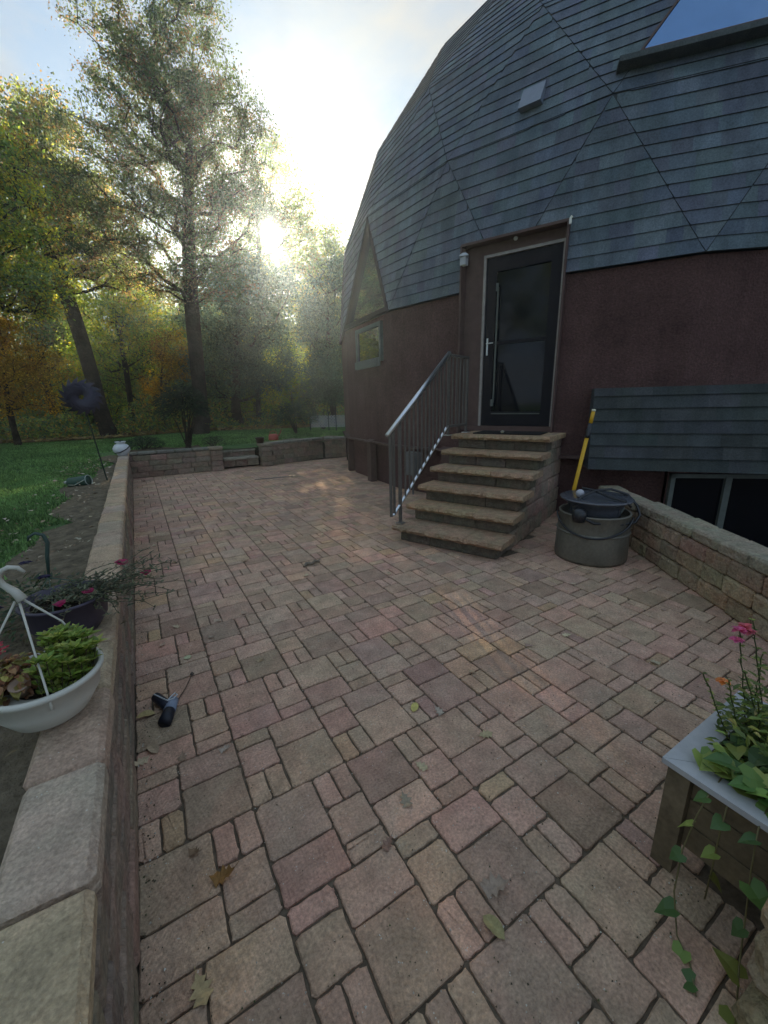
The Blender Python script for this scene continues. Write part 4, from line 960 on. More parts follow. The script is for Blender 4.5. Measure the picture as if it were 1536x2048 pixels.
m1.build('foliage',PLANTM,pl)
def vine(pts,leaves,s):
    sm=MB(); m=MB(); sm.tube(pts,0.0023,5,(0.2,0.17,0.08)); v=sm.build('vine_stem',PLANTM,pl,smooth=True)
    for k in leaves:
        i=int(k); f=k-i; p=Vector(pts[i])+(Vector(pts[min(i+1,len(pts)-1)])-Vector(pts[i]))*f
        heart(m,p,(random.uniform(-1,.2),random.uniform(-1,1),random.uniform(-.7,.2)),random.uniform(0.7,1.15)*s,jit(random.choice(VG+[(0.18,0.2,0.05)]),0.15))
    m.build('vine_leaves',PLANTM,v)
vine([(1.40,0.33,0.45),(1.34,0.335,0.42),(1.29,0.34,0.36),(1.235,0.34,0.26),(1.19,0.325,0.14),(1.17,0.29,0.02),(1.14,0.24,0.006),(1.08,0.2,0.006)],[1.2,2.3,3.1,4.4,5.5,6.6],0.06)
vine([(1.42,0.30,0.45),(1.335,0.29,0.41),(1.31,0.285,0.30),(1.30,0.28,0.2),(1.28,0.275,0.1)],[1.4,2.4,3.2],0.055)
vine([(1.40,0.22,0.45),(1.325,0.215,0.42),(1.28,0.2,0.33),(1.24,0.18,0.22),(1.18,0.155,0.1),(1.10,0.12,0.01)],[1.3,2.4,3.3,4.2,4.9],0.06)
pl=thing('leafy_shrub','mass of small yellow-green leaves filling the middle of the planter','plant',(1.72,0.1,0.37))
m1=MB()
for _ in range(2600):
    p=(1.7+random.gauss(0,.12),0.19+random.gauss(0,.14),0.38+abs(random.gauss(0,.13))); a_=random.uniform(0,6.28)
    if p[0]<1.48 or p[1]>0.43: continue
    leaf(m1,p,(math.cos(a_),math.sin(a_),random.uniform(-.2,.9)),random.uniform(0.025,0.05),random.uniform(0.011,0.02),jit(random.choice(SG),0.2))
m1.build('foliage',PLANTM,pl)

# ------------------------------------------------------------------ lawn-side objects
urn=thing('garden_urn','white round garden urn with a dark cord on the far corner of the wall','urn',(-0.335,10.5,0.6))
m1=MB(); m1.lathe([(0,0),(0.09,0),(0.10,0.03),(0.16,0.10),(0.165,0.16),(0.12,0.23),(0.07,0.255),(0.10,0.28),(0.11,0.295),(0.09,0.30),(0.05,0.27),(0,0.27)],28,(-0.335,10.5,0.6),(0.62,0.64,0.66)); m1.build('body',OBJM,urn,smooth=True)
m1=MB(); m1.tube([(-0.47,10.42,0.66),(-0.36,10.33,0.68),(-0.24,10.36,0.74),(-0.17,10.45,0.80)],0.012,6); m1.build('cord',BLACKP,urn)
m1=MB()
for _ in range(26): a_=random.uniform(0,6.28); leaf(m1,(-0.335,10.5,0.89),(math.cos(a_),math.sin(a_),0.6),0.09,0.035,jit((0.04,0.08,0.03),0.2))
m1.build('plant',PLANTM,urn)
jug=thing('green_jug','dark green watering jug lying on its side on the lawn','jug',(-0.83,7.22,0.56))
a_=Vector((-0.94,7.30,0.565)); b_=Vector((-0.70,7.17,0.60)); d_=(b_-a_)
m1=MB(); m1.tube([a_+d_*t for t in (0,0.03,0.9,0.97)],[0.06,0.075,0.075,0.068],16,(0.03,0.075,0.055)); m1.build('body',OBJM,jug,smooth=True)
m1=MB(); m1.tube([a_-d_*0.0,a_-d_*0.12],[0.035,0.03],10,(0.05,0.08,0.06)); m1.tube([a_-d_*0.12,a_-d_*0.24+Vector((0,0,0.02))],[0.015,0.025],10,(0.4,0.42,0.38)); m1.build('spout',OBJM,jug,smooth=True)
m1=MB(); dn=d_.normalized(); sdx=dn.cross(Vector((0,0,1))).normalized(); uu=sdx.cross(dn); m1.tube([b_+(sdx*math.cos(t)+uu*math.sin(t))*0.073 for t in [i*2*math.pi/20 for i in range(21)]],0.006,6,(0.35,0.4,0.36)); m1.build('rim',OBJM,jug)
m1=MB(); m1.tube([a_+d_*0.1+sdx*0.075-uu*0.02,a_+d_*0.5+sdx*0.12-uu*0.03,b_+sdx*0.09+uu*0.02],0.006,6,(0.35,0.4,0.34)); m1.build('handle',OBJM,jug)
spn=thing('wind_spinner','dark purple metal garden spinner on a thin green stake beside the wall','garden spinner',(-0.485,7.42,0.5))
m1=MB(); m1.tube([(-0.485,7.42,0.4),(-0.60,7.42,1.72)],0.011,6,(0.02,0.035,0.022)); m1.build('stake',OBJM,spn)
SCn=Vector((-0.60,7.40,1.76)); tocam=(camV-SCn).normalized(); ex=tocam.cross(Vector((0,0,1))).normalized(); ey=ex.cross(tocam)
for ringi,(r0,r1,np_,tw,zz) in enumerate(((0.04,0.27,16,0.8,0.0),(0.03,0.19,12,-0.8,0.04))):
    for q in range(np_):
        t=2*math.pi*q/np_; m1=MB(); V=[]
        for k in range(7):
            f=k/6; r_=r0+(r1-r0)*f; tt=t+tw*f; w_=0.045*math.sin(math.pi*min(1,f*0.9+0.08)); c=SCn+ex*(r_*math.cos(tt))+ey*(r_*math.sin(tt))+tocam*(zz+0.03*math.sin(f*3.1)); tg=(-ex*math.sin(tt)+ey*math.cos(tt)); V+= [tuple(c+tg*w_+tocam*0.02),tuple(c-tg*w_)]
        m1.add(V,[(2*k,2*k+1,2*k+3,2*k+2) for k in range(6)],jit((0.04,0.035,0.055),0.2)); m1.build('petal',OBJM,spn)
can=thing('red_watering_can','small red watering can on the far stone wall','watering can',(3.3,11.65,0.6))
m1=MB(); m1.lathe([(0,0),(0.13,0),(0.14,0.02),(0.125,0.14),(0.09,0.17),(0,0.175)],24,(3.3,11.62,0.62),(0.42,0.07,0.05)); m1.build('body',OBJM,can,smooth=True)
m1=MB(); m1.tube([(3.2,11.62,0.77),(3.22,11.62,0.85),(3.30,11.62,0.88),(3.38,11.62,0.85),(3.4,11.62,0.77)],0.010,6,(0.5,0.12,0.08)); m1.build('handle',OBJM,can)
m1=MB(); m1.tube([(3.41,11.62,0.69),(3.5,11.62,0.80),(3.55,11.62,0.90)],[0.02,0.014,0.014],8,(0.4,0.08,0.06)); m1.build('spout',OBJM,can)
fp=thing('flower_pot','empty brown clay flower pot on top of the back pillar','pot',(2.80,11.08,0.605))
m1=MB(); m1.lathe([(0,0),(0.085,0),(0.105,0.12),(0.12,0.12),(0.12,0.155),(0.10,0.155),(0.095,0.12),(0,0.11)],20,(2.78,11.08,0.606),(0.085,0.05,0.035)); m1.build('pot',OBJM,fp,smooth=True)
m1=MB(); m1.beam((2.07,9.04,0.012),(2.94,8.91,0.012),0.03,0.012,col=(0.24,0.21,0.185)); o=m1.build('timber_strip',OBJM); tag(o,'thin dark timber strip lying across the far pavers','strip')
# lattice fence
lat=thing('lattice_fence','low white garden lattice fence panel beyond the back wall','fence',(6.7,15.5,0.5))
A_=Vector((6.05,15.9,0)); B_=Vector((7.55,14.9,0)); dL=(B_-A_); LL=dL.length; dL.normalize()
for sgn in (1,-1):
    t=-0.5
    while t<LL+0.5:
        p0,p1=(t,0.66),(t+sgn*0.46,1.12)
        pts=[]
        lo,hi=max(0,min(p0[0],p1[0])),min(LL,max(p0[0],p1[0]))
        if hi>lo+0.03:
            f=lambda x:p0[1]+(x-p0[0])/(p1[0]-p0[0])*0.46
            m1=MB(); q0,q1=A_+dL*lo+Vector((0,0,f(lo))),A_+dL*hi+Vector((0,0,f(hi))); off=Vector((-dL.y,dL.x,0))*(0.006*sgn); m1.beam(q0+off,q1+off,0.03,0.01,up=dL.cross(Vector((0,0,1))),col=(0.55,0.55,0.55)); m1.build('slat',OBJM,lat)
        t+=0.115
for t in (0.0,0.75,1.05,LL):
    m1=MB(); p=A_+dL*t; m1.beam((p.x,p.y-0.02,0.45),(p.x,p.y-0.02,1.35 if 0<t<LL else 1.15),0.03,0.03,up=(1,0,0),col=(0.03,0.035,0.03)); m1.build('post',OBJM,lat)

# ------------------------------------------------------------------ small things on the pavers
fl=thing('bag_dispenser','pair of small black cylinders joined by a pale cord lying on the pavers','dispenser',(-0.1,2.18,0))
m1=MB(); m1.tube([(-0.135,2.33,0.028),(-0.075,2.20,0.026)],[0.025,0.028],16,(0.012,0.016,0.03)); m1.build('cylinder',OBJM,fl,smooth=True)
m1=MB(); m1.tube([(-0.105,2.085,0.03),(-0.09,2.13,0.03),(-0.055,2.235,0.028)],[0.033,0.032,0.024],16,(0.012,0.014,0.022)); m1.build('cylinder',OBJM,fl,smooth=True)
m1=MB(); m1.tube([(-0.078,2.165,0.0315),(-0.052,2.245,0.029)],[0.031,0.026],16,(0.2,0.25,0.33)); m1.build('sleeve',OBJM,fl,smooth=True)
m1=MB(); m1.tube([(-0.14,2.32,0.055),(-0.08,2.22,0.058),(-0.06,2.24,0.062),(-0.04,2.27,0.055),(-0.03,2.255,0.05),(-0.05,2.22,0.058),(-0.08,2.22,0.058)],0.0035,5,(0.5,0.55,0.58)); m1.build('cord',OBJM,fl)
m1=MB(); pts=[(1.24,3.70,0.012),(1.28,3.74,0.02),(1.33,3.72,0.015),(1.38,3.76,0.02),(1.43,3.74,0.012)]
m1.tube(pts,[0.012,0.02,0.014,0.016,0.006],7,(0.2,0.16,0.12)); m1.tube([(1.40,3.75,0.02),(1.46,3.80,0.012)],[0.008,0.004],5,(0.2,0.16,0.12)); o=m1.build('knotted_twig',DRYL); tag(o,'knotted pale twig lying on the pavers in front of the steps','twig')
m1=MB(); m1.tube([(-0.04,2.25,0.006),(0.02,2.36,0.006),(0.07,2.48,0.01)],0.003,5,(0.1,0.07,0.05)); m1.ball((0.065,2.47,0.01),(0.012,0.02,0.006),6,4,(0.07,0.05,0.04)); o=m1.build('twig',DRYL); tag(o,'thin dark twig beside the pair of small black cylinders','twig')
def oak_leaf(mb,x,y,s,az,col,curl=0.3,z=0.004):
    prof=[(0,0.03),(0.14,0.09),(0.24,0.26),(0.36,0.15),(0.5,0.40),(0.60,0.2),(0.74,0.34),(0.85,0.14),(1.0,0.0)]
    c,si=math.cos(az),math.sin(az); V=[]
    def P(a,b): 
        zz=z+s*curl*(abs(b)*0.5*math.sin(a*5)+0.9*(a-0.5)**2)+random.uniform(0,0.002); xx=(a-0.5)*s; yy=b*s; return (x+xx*c-yy*si,y+xx*si+yy*c,zz)
    Lf=[P(a,b) for a,b in prof]; Rt=[P(a,-b) for a,b in prof]; Md=[P(a,0) for a,b in prof]
    V=Lf+Rt+Md; n=len(prof); F=[(2*n+i,2*n+i+1,i+1,i) for i in range(n-1)]+[(2*n+i+1,2*n+i,n+i,n+i+1) for i in range(n-1)]
    mb.add(V,F,col); mb.tube([P(0.02,0),P(-0.2,0.02)],0.0012,4,col)
LEAFC=[(0.36,0.25,0.16),(0.46,0.35,0.23),(0.24,0.14,0.09),(0.55,0.43,0.28),(0.4,0.28,0.2)]
special=[ # label, name, x, y, size, colour, curl
 ('pale yellow round leaf lying on the pavers beyond the black cylinders','round',0.06,2.68,0.045,(0.5,0.5,0.3),0.1),
 ('small yellow pointed leaf on a purple paver at the middle of the patio','point',1.06,1.51,0.06,(0.5,0.42,0.14),0.1),
 ('curled reddish brown leaf on the large paver near the near end of the left wall','oak',0.02,1.20,0.085,(0.24,0.12,0.04),1.3),
 ('small curled tan leaf at the joint just beyond the curled reddish leaf','oak',-0.055,1.34,0.05,(0.24,0.15,0.09),1.3),
 ('tan oak leaf with sharp lobes nearest the foot of the left wall','oak',-0.085,0.93,0.085,(0.4,0.3,0.16),0.35),
 ('tan oak leaf lying flat near the corner of the planter box','oak',1.25,1.17,0.075,(0.42,0.33,0.19),0.2),
 ('yellowish folded leaf touching the left wall next to the black cylinders','point',-0.19,2.23,0.075,(0.45,0.34,0.16),0.5),
 ('orange-tan leaf on the paver just in front of the black cylinders','point',-0.165,1.96,0.07,(0.42,0.3,0.2),0.4),
 ('large crumpled grey-brown leaf lying across two narrow pavers at the front','oak',0.80,0.68,0.10,(0.34,0.25,0.19),1.2),
 ('folded yellowish leaf beside the large crumpled leaf at the front','point',0.72,0.60,0.065,(0.3,0.25,0.12),0.6),
 ('dark brown leaf curled on a pinkish paver near the centre front','oak',0.565,0.985,0.055,(0.26,0.15,0.11),1.2),
 ('thin grey oak leaf lying on a green paver near the centre front','oak',0.72,1.09,0.07,(0.3,0.24,0.17),0.9),
 ('curled grey leaf on the paver beyond the small yellow pointed leaf','oak',1.15,1.41,0.065,(0.4,0.32,0.25),1.2),
 ('greyish curled leaf with a long stem on the paver left of centre','oak',0.13,1.77,0.06,(0.38,0.3,0.24),1.2),
]
for lab,kd,x,y,s,c,cu in special:
    m1=MB(); az=random.uniform(0,6.28)
    if kd=='oak': oak_leaf(m1,x,y,s,az,c,cu)
    else:
        n=12; V=[(x,y,0.008)]; 
        for i in range(n):
            t=2*math.pi*i/n; rr=s*0.5*(1 if kd=='round' else (1.25-0.6*abs(math.sin(t)))); V.append((x+rr*math.cos(t+az),y+rr*math.sin(t+az),0.006+cu*s*0.4*abs(math.sin(t))))
        m1.add(V,[(0,1+i,1+(i+1)%n) for i in range(n)],c)
    o=m1.build('fallen_leaf',DRYL); tag(o,lab,'leaf','fallen leaves on the patio')
lp_=[(0.27,2.83),(0.35,3.05),(0.02,3.15),(-0.1,2.95),(0.5,3.05),(0.42,2.4),(2.35,1.55),(2.55,1.05),(3.3,1.35),(2.0,1.6),(1.55,1.55),(0.85,1.18),(-0.05,1.83),(-0.18,1.9),(1.2,3.5),(0.1,4.6),(0.3,4.9),(0.0,5.3),(0.4,5.6),(0.7,5.2),(0.2,6.4),(-0.1,6.9),(0.6,6.8),(1.2,6.0),(0.3,7.6),(0.0,8.4),(0.5,8.9),(0.9,9.6),(0.2,9.9),(0.0,10.4),(0.4,10.6),(2.6,5.3),(3.0,6.2),(2.2,7.4),(2.9,8.1),(3.6,8.7),(3.9,9.8),(1.8,4.6),(0.75,4.2),(1.9,3.1),(3.1,2.0),(3.45,1.6)]
for x,y in lp_:
    m1=MB(); oak_leaf(m1,x+random.uniform(-.04,.04),y+random.uniform(-.04,.04),random.uniform(0.042,0.07)*(1+0.06*y),random.uniform(0,6.28),jit(random.choice(LEAFC),0.2),random.uniform(0.3,1.0))
    o=m1.build('fallen_leaf',DRYL); tag(o,('small dry leaf among those at the foot of the far back wall' if y>8.2 else 'small dry leaf on the far pavers between the left wall and the house' if y>4.1 else
 'small dry leaf on the pavers near the planter box and the tumbled stone wall' if x>1.9 else 'small dry leaf beside the left wall across from the purple pot' if x<0.2 else 'small dry leaf on the open middle pavers well away from any wall'),'leaf','fallen leaves on the patio')
mbg=MB()
for _ in range(5200):
    y=0.3+random.random()**1.5*6; x=random.uniform(-0.22,3.4)
    if not inside(x,y): continue
    if random.random()<0.7:   # settle in the joints
        if random.random()<0.5: x=X0+round((x-X0)/U)*U+random.gauss(0,0.004)
        else: y=Y0+round((y-Y0)/0.082)*0.082+random.gauss(0,0.004)
    s=random.uniform(0.0012,0.0036)
    if random.random()<0.09: x=random.uniform(-0.232,-0.17); s=random.uniform(0.002,0.005)
    c=random.choice([(0.1,0.08,0.05),(0.06,0.05,0.03),(0.16,0.12,0.07),(0.08,0.1,0.04),(0.6,0.56,0.48),(0.45,0.4,0.33)]); z=random.uniform(0,0.002); a_=random.uniform(0,3)
    mbg.add([(x+s*math.cos(a_),y+s*math.sin(a_),z),(x-s*math.sin(a_)*1.6,y+s*math.cos(a_)*1.6,z),(x-s*math.cos(a_),y-s*math.sin(a_),z),(x,y,z+s*1.3)],[(0,1,3),(1,2,3),(2,0,3)],c)
o=mbg.build('patio_grit',DRYL); tag(o,'fine crumbs of leaf and grit lying on the pavers and in their joints','grit',kind='stuff')
# leaf scraps on the bed beside the left wall
m1=MB()
for _ in range(420):
    y=random.uniform(0.9,10.5); x=random.uniform(-1.25,-0.48) if random.random()<.8 else random.uniform(-0.7,-0.46); s=random.uniform(0.008,0.02)*(1+0.1*y); a_=random.uniform(0,6.28); z=0.56+random.uniform(-.01,.02)
    m1.add([(x+s*math.cos(a_+q)*(1 if k%2 else 0.5),y+s*math.sin(a_+q)*(1 if k%2 else 0.5),z+random.uniform(0,.02)) for k,q in enumerate((0,1.57,3.14,4.71))],[(0,1,2,3)],jit(random.choice([(0.35,0.27,0.18),(0.25,0.17,0.1),(0.45,0.38,0.28),(0.2,0.13,0.08)]),0.2))
o=m1.build('leaf_litter',DRYL); tag(o,'scattered dry leaf scraps on the soil bed behind the left wall','leaf litter',kind='stuff')

# ------------------------------------------------------------------ trees
def leaf_cloud(cents, per, sig, size, pal, fine=True):
    if fine: per=int(per*2.2); size=size*0.66
    n=len(cents)*per; C=np.repeat(np.array(cents),per,axis=0); G_=rng.normal(0,1,(n,3)); G_*=(0.35+0.65*rng.random((n,1))); P=C+G_*np.array([sig,sig,sig*0.7])
    a=rng.normal(0,1,(n,3)); a/=np.linalg.norm(a,axis=1)[:,None]; b=rng.normal(0,1,(n,3)); b-=a*(a*b).sum(1)[:,None]; b/=np.linalg.norm(b,axis=1)[:,None]
    s=size*rng.uniform(0.45,1.15,n)[:,None]
    V=np.stack([P-a*s*0.5,P+b*s*0.32,P+a*s*0.5,P-b*s*0.32],1).reshape(-1,3)
    pal=np.array(pal); # colour follows the twig cluster with some scatter
    ci=rng.integers(0,len(pal),len(cents)); ci=np.repeat(ci,per); sw=rng.random(n)<0.25; ci[sw]=rng.integers(0,len(pal),sw.sum())
    col=pal[ci]*rng.uniform(0.8,1.2,(n,1)); return V,col
def quad_mesh(name,V,col,m,parent,kind=None):
    n=len(V)//4; me=bpy.data.meshes.new(name); me.vertices.add(len(V)); me.vertices.foreach_set('co',V.astype(np.float32).ravel())
    me.loops.add(len(V)); me.loops.foreach_set('vertex_index',np.arange(len(V),dtype=np.int32)); me.polygons.add(n)
    me.polygons.foreach_set('loop_start',np.arange(0,4*n,4,dtype=np.int32)); me.polygons.foreach_set('loop_total',np.full(n,4,dtype=np.int32)); me.update(calc_edges=True)
    a=me.attributes.new('col','FLOAT_COLOR','CORNER'); C=np.concatenate([np.repeat(col,4,axis=0),np.ones((4*n,1))],1).astype(np.float32); a.data.foreach_set('color',C.ravel())
    me.materials.append(m); return link(name,me,parent,kind)
SUNV=np.array([SUN.x,SUN.y,SUN.z])
def tree(name,label,cat,base,crowns,tr,pal,ncl=260,per=40,sig=0.38,size=0.16,group=None,lean=(0,0),fork=0.45,step=0.55,bare=0.0,dead=0):
    bx,by,bz=base; root=thing(name,label,cat,base,group)
    cents=[]; vol=np.array([c[3]*c[3]*c[4] for c in crowns]); vol=vol/vol.sum()
    for (cx_,cy_,cz_,rx,rz),f in zip(crowns,vol):
        for _ in range(max(6,int(ncl*f))):
            v=rng.normal(0,1,3); v/=np.linalg.norm(v); r=rng.random()**0.42
            cents.append((bx+cx_+v[0]*rx*r, by+cy_+v[1]*rx*r*0.9, cz_+v[2]*rz*r))
    cents=np.array(cents); dd=cents-np.array([0,0,1.6]); dd/=np.linalg.norm(dd,axis=1)[:,None]; cents=cents[(dd@SUNV)<math.cos(math.radians(1.5))] if len(cents) else cents   # the gap in the foliage the sun shines through
    ztop=cents[:,2].max(); zc=np.average([c[2] for c in crowns],weights=vol); xc=np.average([c[0] for c in crowns],weights=vol); yc=np.average([c[1] for c in crowns],weights=vol)
    nodes=[np.array([bx,by,bz])]; par=[-1]; zlow=cents[:,2].min()
    H=ztop-bz; k=0; nt_=max(4,int((H*0.86)/step))
    for i in range(1,nt_+1):
        t=i/nt_; sw=math.sin(t*5+bx)*0.12*H/12
        nodes.append(np.array([bx+xc*t**1.6+sw+lean[0]*t, by+yc*t**1.6+lean[1]*t, bz+H*0.86*t])); par.append(i-1)
    order=np.argsort(np.hypot(cents[:,0]-bx-xc*0.6,cents[:,1]-by)+0.25*abs(cents[:,2]-zc))
    zmin=bz+(zlow-bz)*fork; leafn=[]
    for ci in order:
        p=cents[ci]; A=np.array(nodes); d=np.linalg.norm(A-p,axis=1); pen=d+np.maximum(0,A[:,2]-p[2]+0.25*d)*1.6+np.where(A[:,2]<zmin,50,0); j=int(np.argmin(pen)); q=A[j]; dist=np.linalg.norm(p-q); m=max(1,int(dist/step)); pj=j
        for i in range(1,m+1):
            t=i/m; pt_=q+(p-q)*t+np.array([0,0,-0.12*dist*math.sin(math.pi*t)*0.6])+rng.normal(0,0.05*step,3)*(t<1)
            nodes.append(pt_); par.append(pj); pj=len(nodes)-1
        leafn.append(pj)
    cnt=np.zeros(len(nodes)); 
    for j in leafn: cnt[j]+=1
    for j in range(len(nodes)-1,0,-1): cnt[par[j]]+=cnt[j]
    cmax=cnt[0]; rad=np.maximum(0.011,tr*(np.maximum(cnt,0.3)/cmax)**0.5)
    # trunk below the first limb keeps a flare
    V=[];F=[];k=0
    for j in range(1,len(nodes)):
        i=par[j]; a,b=nodes[i],nodes[j]; r0,r1=min(rad[i],rad[j]*1.35) if rad[i]>rad[j]*1.6 else rad[i],rad[j]
        n=8 if r0>0.08 else (5 if r0>0.03 else 3)
        if a[2]<bz+0.9 and i<3: r0*=1.0+0.45*max(0,1-(a[2]-bz)/0.9)
        d=b-a; L_=np.linalg.norm(d)
        if L_<1e-4: continue
        d/=L_; u=np.cross(d,[0.3,0.2,0.93]); u/=np.linalg.norm(u)+1e-9; w=np.cross(d,u)
        for P_,r_ in ((a,r0),(b,r1)):
            for q in range(n):
                t=2*math.pi*q/n; V.append(P_+(u*math.cos(t)+w*math.sin(t))*r_)
        F+=[(k+q,k+(q+1)%n,k+n+(q+1)%n,k+n+q) for q in range(n)]; k+=2*n
    mb_=MB(); mb_.add(np.array(V),F); mb_.build('trunk',BARK,root,smooth=True)
    Vv,cc=leaf_cloud(cents,per,sig,size,pal); quad_mesh('crown',Vv,cc,LEAFM,root); return root
OAK=[(0.065,0.11,0.045),(0.085,0.13,0.05),(0.07,0.1,0.045),(0.11,0.13,0.05),(0.15,0.1,0.045)]
DG=[(0.163, 0.254, 0.095), (0.209, 0.302, 0.095), (0.173, 0.217, 0.104), (0.254, 0.314, 0.085), (0.324, 0.254, 0.085)]
RUS=[(0.217, 0.265, 0.085), (0.265, 0.289, 0.075), (0.411, 0.241, 0.085), (0.193, 0.241, 0.085), (0.458, 0.289, 0.093)]
YG=[(0.333, 0.419, 0.057), (0.209, 0.321, 0.057), (0.5, 0.492, 0.057), (0.167, 0.271, 0.057), (0.54, 0.443, 0.057)]
YEL_=[(0.539, 0.324, 0.039), (0.436, 0.27, 0.039), (0.576, 0.404, 0.065), (0.32, 0.23, 0.039), (0.385, 0.202, 0.039)]
BG=[(0.084, 0.154, 0.106), (0.11, 0.18, 0.118), (0.076, 0.134, 0.097), (0.135, 0.19, 0.106)]
tree('oak_tree','tallest oak with thick trunk and rust-tinged crown beyond the back wall','tree',(2.1,17.37,0.5),[(0.6,-0.1,12.4,1.8,1.3),(0.0,0,10.7,2.3,1.6),(1.6,-.3,10.4,1.8,1.5),(-.5,.1,8.2,2.4,1.4),(1.6,-.3,8.1,1.7,1.7),(1.2,-.2,13.9,1.3,1.1),(2.6,-.5,11.1,0.9,1.3),(-2.3,0,9.4,1.2,1.2),(-1.2,0,12.6,1.1,1.0),(2.7,-.3,8.6,1.2,1.2),(0.4,0,6.0,2.2,0.9),(-2.0,0,6.8,1.4,0.9)],0.25,OAK,ncl=1000,per=52,sig=0.27,size=0.13,lean=(0.9,0),fork=0.45,step=0.45)
tree('slender_tree','slender sparse tree in front of the low sun','tree',(5.9,23.3,0.5),[(1.8,-.4,12.9,1.1,1.2),(2.8,-.7,11.2,1.0,1.0),(0.6,0,10.7,1.3,1.3),(1.8,-.4,10.3,1.8,1.1),(0.6,0,8.6,1.6,1.0)],0.13,DG,ncl=230,per=30,sig=0.34,size=0.2,fork=0.7)
tree('roundtop_tree','round-topped dark tree just left of the dome edge','tree',(10.54,25.94,0.5),[(0.9,-.4,10.5,1.8,1.2),(-.1,0,8.6,2.8,1.9),(2.2,-1,8.9,1.5,1.9),(0,0,6.2,2.8,1.8)],0.24,DG,ncl=330,per=40,sig=0.4,size=0.24)
tree('leaning_tree','tall tree with a dark leaning trunk left of the tallest oak','tree',(-0.92,19.98,0.5),[(0,0,10.2,1.3,1.6),(-.7,0,10.8,1.0,1.3),(0.7,0,8.5,1.4,1.4),(-.7,0,7.8,1.6,1.7),(1.0,0,7.0,1.3,1.2),(-2.0,0,9.0,1.4,1.8)],0.26,YG[:2]+DG+RUS,ncl=420,per=40,sig=0.34,size=0.19,lean=(-0.9,0),fork=0.7)
tree('yellowing_tree','bushy tree turning yellow at the left edge of the lawn','tree',(-3.7,15.57,0.5),[(1.6,.3,7.0,1.1,1.5),(1.7,.3,5.1,1.3,1.0),(1.7,.3,8.5,0.8,1.0),(0.5,.1,5.6,1.3,1.8),(0.2,0,8.0,1.4,1.6)],0.2,YG+DG[:2]+[(0.2,0.14,0.03)],ncl=420,per=44,sig=0.28,size=0.15)
tree('golden_maple','small golden maple with a thin dark trunk at the lawn edge','tree',(-3.24,16.99,0.5),[(0.6,.1,2.9,1.1,0.8),(-.3,0,2.3,0.9,0.9),(0.9,.1,2.0,0.6,0.6),(0,0,4.0,1.0,0.7)],0.08,YEL_,ncl=170,per=50,sig=0.24,size=0.13)
tree('understory_tree','spindly yellow-green tree between the leaning tree and the oak','tree',(-0.11,24,0.6),[(0.1,0,6.2,1.9,1.7),(1.3,0,4.5,1.5,1.3),(-1,0,4.2,1.2,1.3)],0.12,YG,ncl=240,per=38,sig=0.4,size=0.2)
tree('cedar_tree','dense grey-green evergreen right behind the oak trunk','tree',(4.64,22.53,0.6),[(1,-.2,7.5,2.1,1.5),(0.4,-.1,5.7,2.4,2.0),(2.1,-.5,6.6,1.7,1.8),(-.6,.1,3.3,2.2,1.6),(1.4,0,3.6,2.0,1.8)],0.22,BG,ncl=520,per=46,sig=0.42,size=0.2,fork=0.3)
tree('orange_maple','small bright orange-yellow maple beside the oak trunk','tree',(1.1,21.97,0.6),[(0.9,-.1,3.9,0.9,1.2),(0.1,0,2.3,0.8,0.9)],0.07,YEL_,ncl=90,per=40,sig=0.25,size=0.16)
tree('sapling','light yellow-green sapling under the sun beyond the back steps','tree',(8.35,24.62,0.6),[(0.3,-.1,3.5,2.1,1.4),(-.7,.2,2.1,1.8,1.1)],0.08,YG,ncl=150,per=40,sig=0.35,size=0.2)
tree('juniper_tree','bluish dark evergreen closest to the corner of the dome','tree',(8.54,19.18,0.6),[(-.1,.1,5.2,1.4,1.9),(0.6,-.3,7.1,0.9,1.2),(0,0,3.0,1.5,1.5)],0.14,BG,ncl=300,per=46,sig=0.32,size=0.17,fork=0.2)
tree('bushy_tree','mid-green bushy tree behind the golden maple','tree',(-3.84,29.75,0.7),[(1.4,.1,6.3,2.1,2.0),(-.4,0,4.9,1.7,1.5),(0,0,8.5,2.5,2.0)],0.2,YG[1:2]+DG,ncl=260,per=40,sig=0.5,size=0.28)
woods=[(-14,20),(-11,24),(-8,21),(-12,16),(-7,30),(-10,33),(-2,31),(2,34),(5.5,31),(9,34),(13,31),(-4,36),(16,28),(-16,29),(0.8,28),(7.0,28.5),(3.6,27),(12.5,24)]
for i,(x,y) in enumerate(woods):
    h=random.uniform(7.5,10.5) if x>-5 else random.uniform(9,14); r=random.uniform(2.0,2.8)
    lab='dark green woodland tree deep in the woods behind the back steps and the house corner' if x>4 else 'dark green woodland tree deep in the woods behind the tallest oak' if x>-5 else 'greenish woodland tree standing deep at the lawn side of the woods'
    tree('woodland_tree',lab,'tree',(x,y,0.6),[(0,0,h*0.8,r*0.8,h*0.14),(0.4,0,h*0.58,r,h*0.17),(-0.6,0,h*0.38,r*1.05,h*0.15),(0.6,0,h*0.2,r*0.9,h*0.1)],random.uniform(0.13,0.24),(YG+DG if i%3==0 else DG),ncl=150,per=30,sig=0.6,size=0.3,group='woodland trees behind the lawn',fork=0.25)
for i,(x,y) in enumerate([(-9,9),(-12,4),(-14,11),(-10,-4),(-16,-1)]):
    tree('yard_tree','broad green tree of the side yard beyond the lawn','tree',(x,y,0.5),[(0,0,8,2.4,2.0),(0.6,0,5.6,2.6,1.9),(-.8,0.5,10,1.8,1.5)],0.22,YG[:2]+DG,ncl=110,per=24,sig=0.5,size=0.3,group='side yard trees')
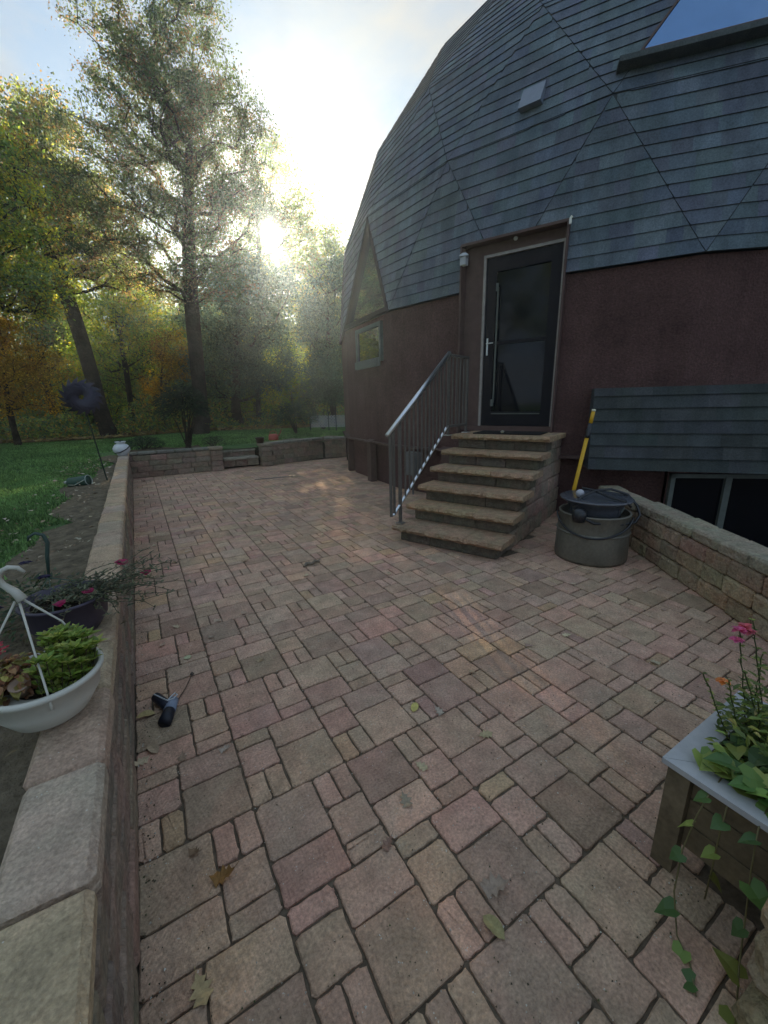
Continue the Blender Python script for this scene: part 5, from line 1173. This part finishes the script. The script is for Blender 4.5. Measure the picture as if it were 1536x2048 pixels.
# far wood mass
V=[];
n=70000; ang=rng.uniform(math.radians(-60),math.radians(50),n); rr=rng.uniform(40,50,n); hh=rng.random(n)**0.8*(6.5+2.0*np.sin(ang*9)+1.4*np.sin(ang*23))
C=np.stack([rr*np.sin(ang),rr*np.cos(ang),0.5+hh],1); Vv,cc=leaf_cloud(C,1,0.4,0.7,DG+YG[1:2],False); o=quad_mesh('distant_woods',Vv,cc,LEAFM,None); tag(o,'distant mass of woodland foliage closing the view behind the trees','woods',kind='stuff')
# undergrowth at the wood's edge
n=45000; X=rng.uniform(-16,17,n); Y=19.5+rng.random(n)*7; Z=0.5+rng.random(n)**1.6*(1.0+0.7*np.sin(X*0.9)+0.4*np.sin(X*2.3+1)); C=np.stack([X,Y,Z],1)
Vv,cc=leaf_cloud(C,1,0.1,0.15,BG+DG+RUS,False); o=quad_mesh('undergrowth',Vv,cc,LEAFM,None); tag(o,'tangled dark undergrowth along the edge of the woods','undergrowth',kind='stuff')
# shrubs
def shrub(name,label,base,rx,h,n,L_,w,pal,stems=9,z0=0.25):
    r=thing(name,label,'shrub',base); m1=MB(); sm=MB()
    for _ in range(stems):
        a=random.uniform(0,6.28); t=Vector(base)+Vector((rx*0.7*math.cos(a),rx*0.7*math.sin(a),h*random.uniform(0.6,0.95))); b=Vector(base)+Vector((random.uniform(-.06,.06),random.uniform(-.06,.06),0)); mid=(b+t)/2+Vector((random.uniform(-.08,.08),random.uniform(-.08,.08),0.05*h)); sm.tube([b,mid,t],[0.022,0.014,0.005],5)
    for _ in range(n):
        a=random.uniform(0,6.28); e=random.uniform(-0.6,1.5); rr=random.random()**0.4; p=Vector(base)+Vector((rx*rr*math.cos(a)*math.cos(e),rx*rr*math.sin(a)*math.cos(e),h*(z0+(1-z0)*0.5)+h*(1-z0)*0.5*rr*math.sin(e)))
        leaf(m1,p,(math.cos(a),math.sin(a),random.uniform(-.6,.7)),L_*random.uniform(.7,1.2),w,jit(random.choice(pal),0.2))
    m1.build('foliage',PLANTM,r); sm.build('stems',BARK,r)
SBG=[(0.03,0.055,0.03),(0.045,0.075,0.035),(0.025,0.045,0.028)]
shrub('rhododendron_shrub','tall multi-stemmed dark green shrub behind the back wall',(1.12,12.0,0.52),0.62,1.6,1500,0.13,0.05,SBG,12,0.35)
shrub('low_shrub','low dark evergreen shrub beside the tall multi-stemmed shrub',(0.12,12.0,0.5),0.45,0.38,600,0.08,0.03,SBG,6,0.0)
shrub('small_shrub','small light leafy shrub just left of the back steps',(1.75,11.8,0.5),0.3,0.32,260,0.08,0.03,[(0.06,0.09,0.045),(0.09,0.11,0.06)],5,0.0)
shrub('rounded_shrub','rounded green shrub between the watering can and the lattice fence',(5.05,14.7,0.5),0.85,1.15,1500,0.11,0.045,SBG+[(0.06,0.1,0.05)],8,0.1)
shrub('spreading_shrub','spreading shrub behind the lattice fence near the house',(6.9,16.6,0.5),1.3,2.1,1800,0.15,0.06,SBG+[(0.06,0.1,0.05)],10,0.3)

# ------------------------------------------------------------------ air
HAZE=True
if HAZE:
    m1=MB(); m1.box((10,28,7.6),(120,100,20.2)); hz=m1.build('haze',FELT,kind='stuff')
    hm=bpy.data.materials.new('haze_air'); hm.use_nodes=True; t=hm.node_tree; t.nodes.clear(); o_=N(t,'ShaderNodeOutputMaterial'); pv=N(t,'ShaderNodeVolumePrincipled'); t.links.new(pv.outputs[0],o_.inputs['Volume'])
    pv.inputs['Color'].default_value=(0.62,0.80,1.0,1); pv.inputs['Density'].default_value=0.0022; pv.inputs['Anisotropy'].default_value=0.8
    hz.data.materials.clear(); hz.data.materials.append(hm)
print('objects',len(bpy.data.objects))
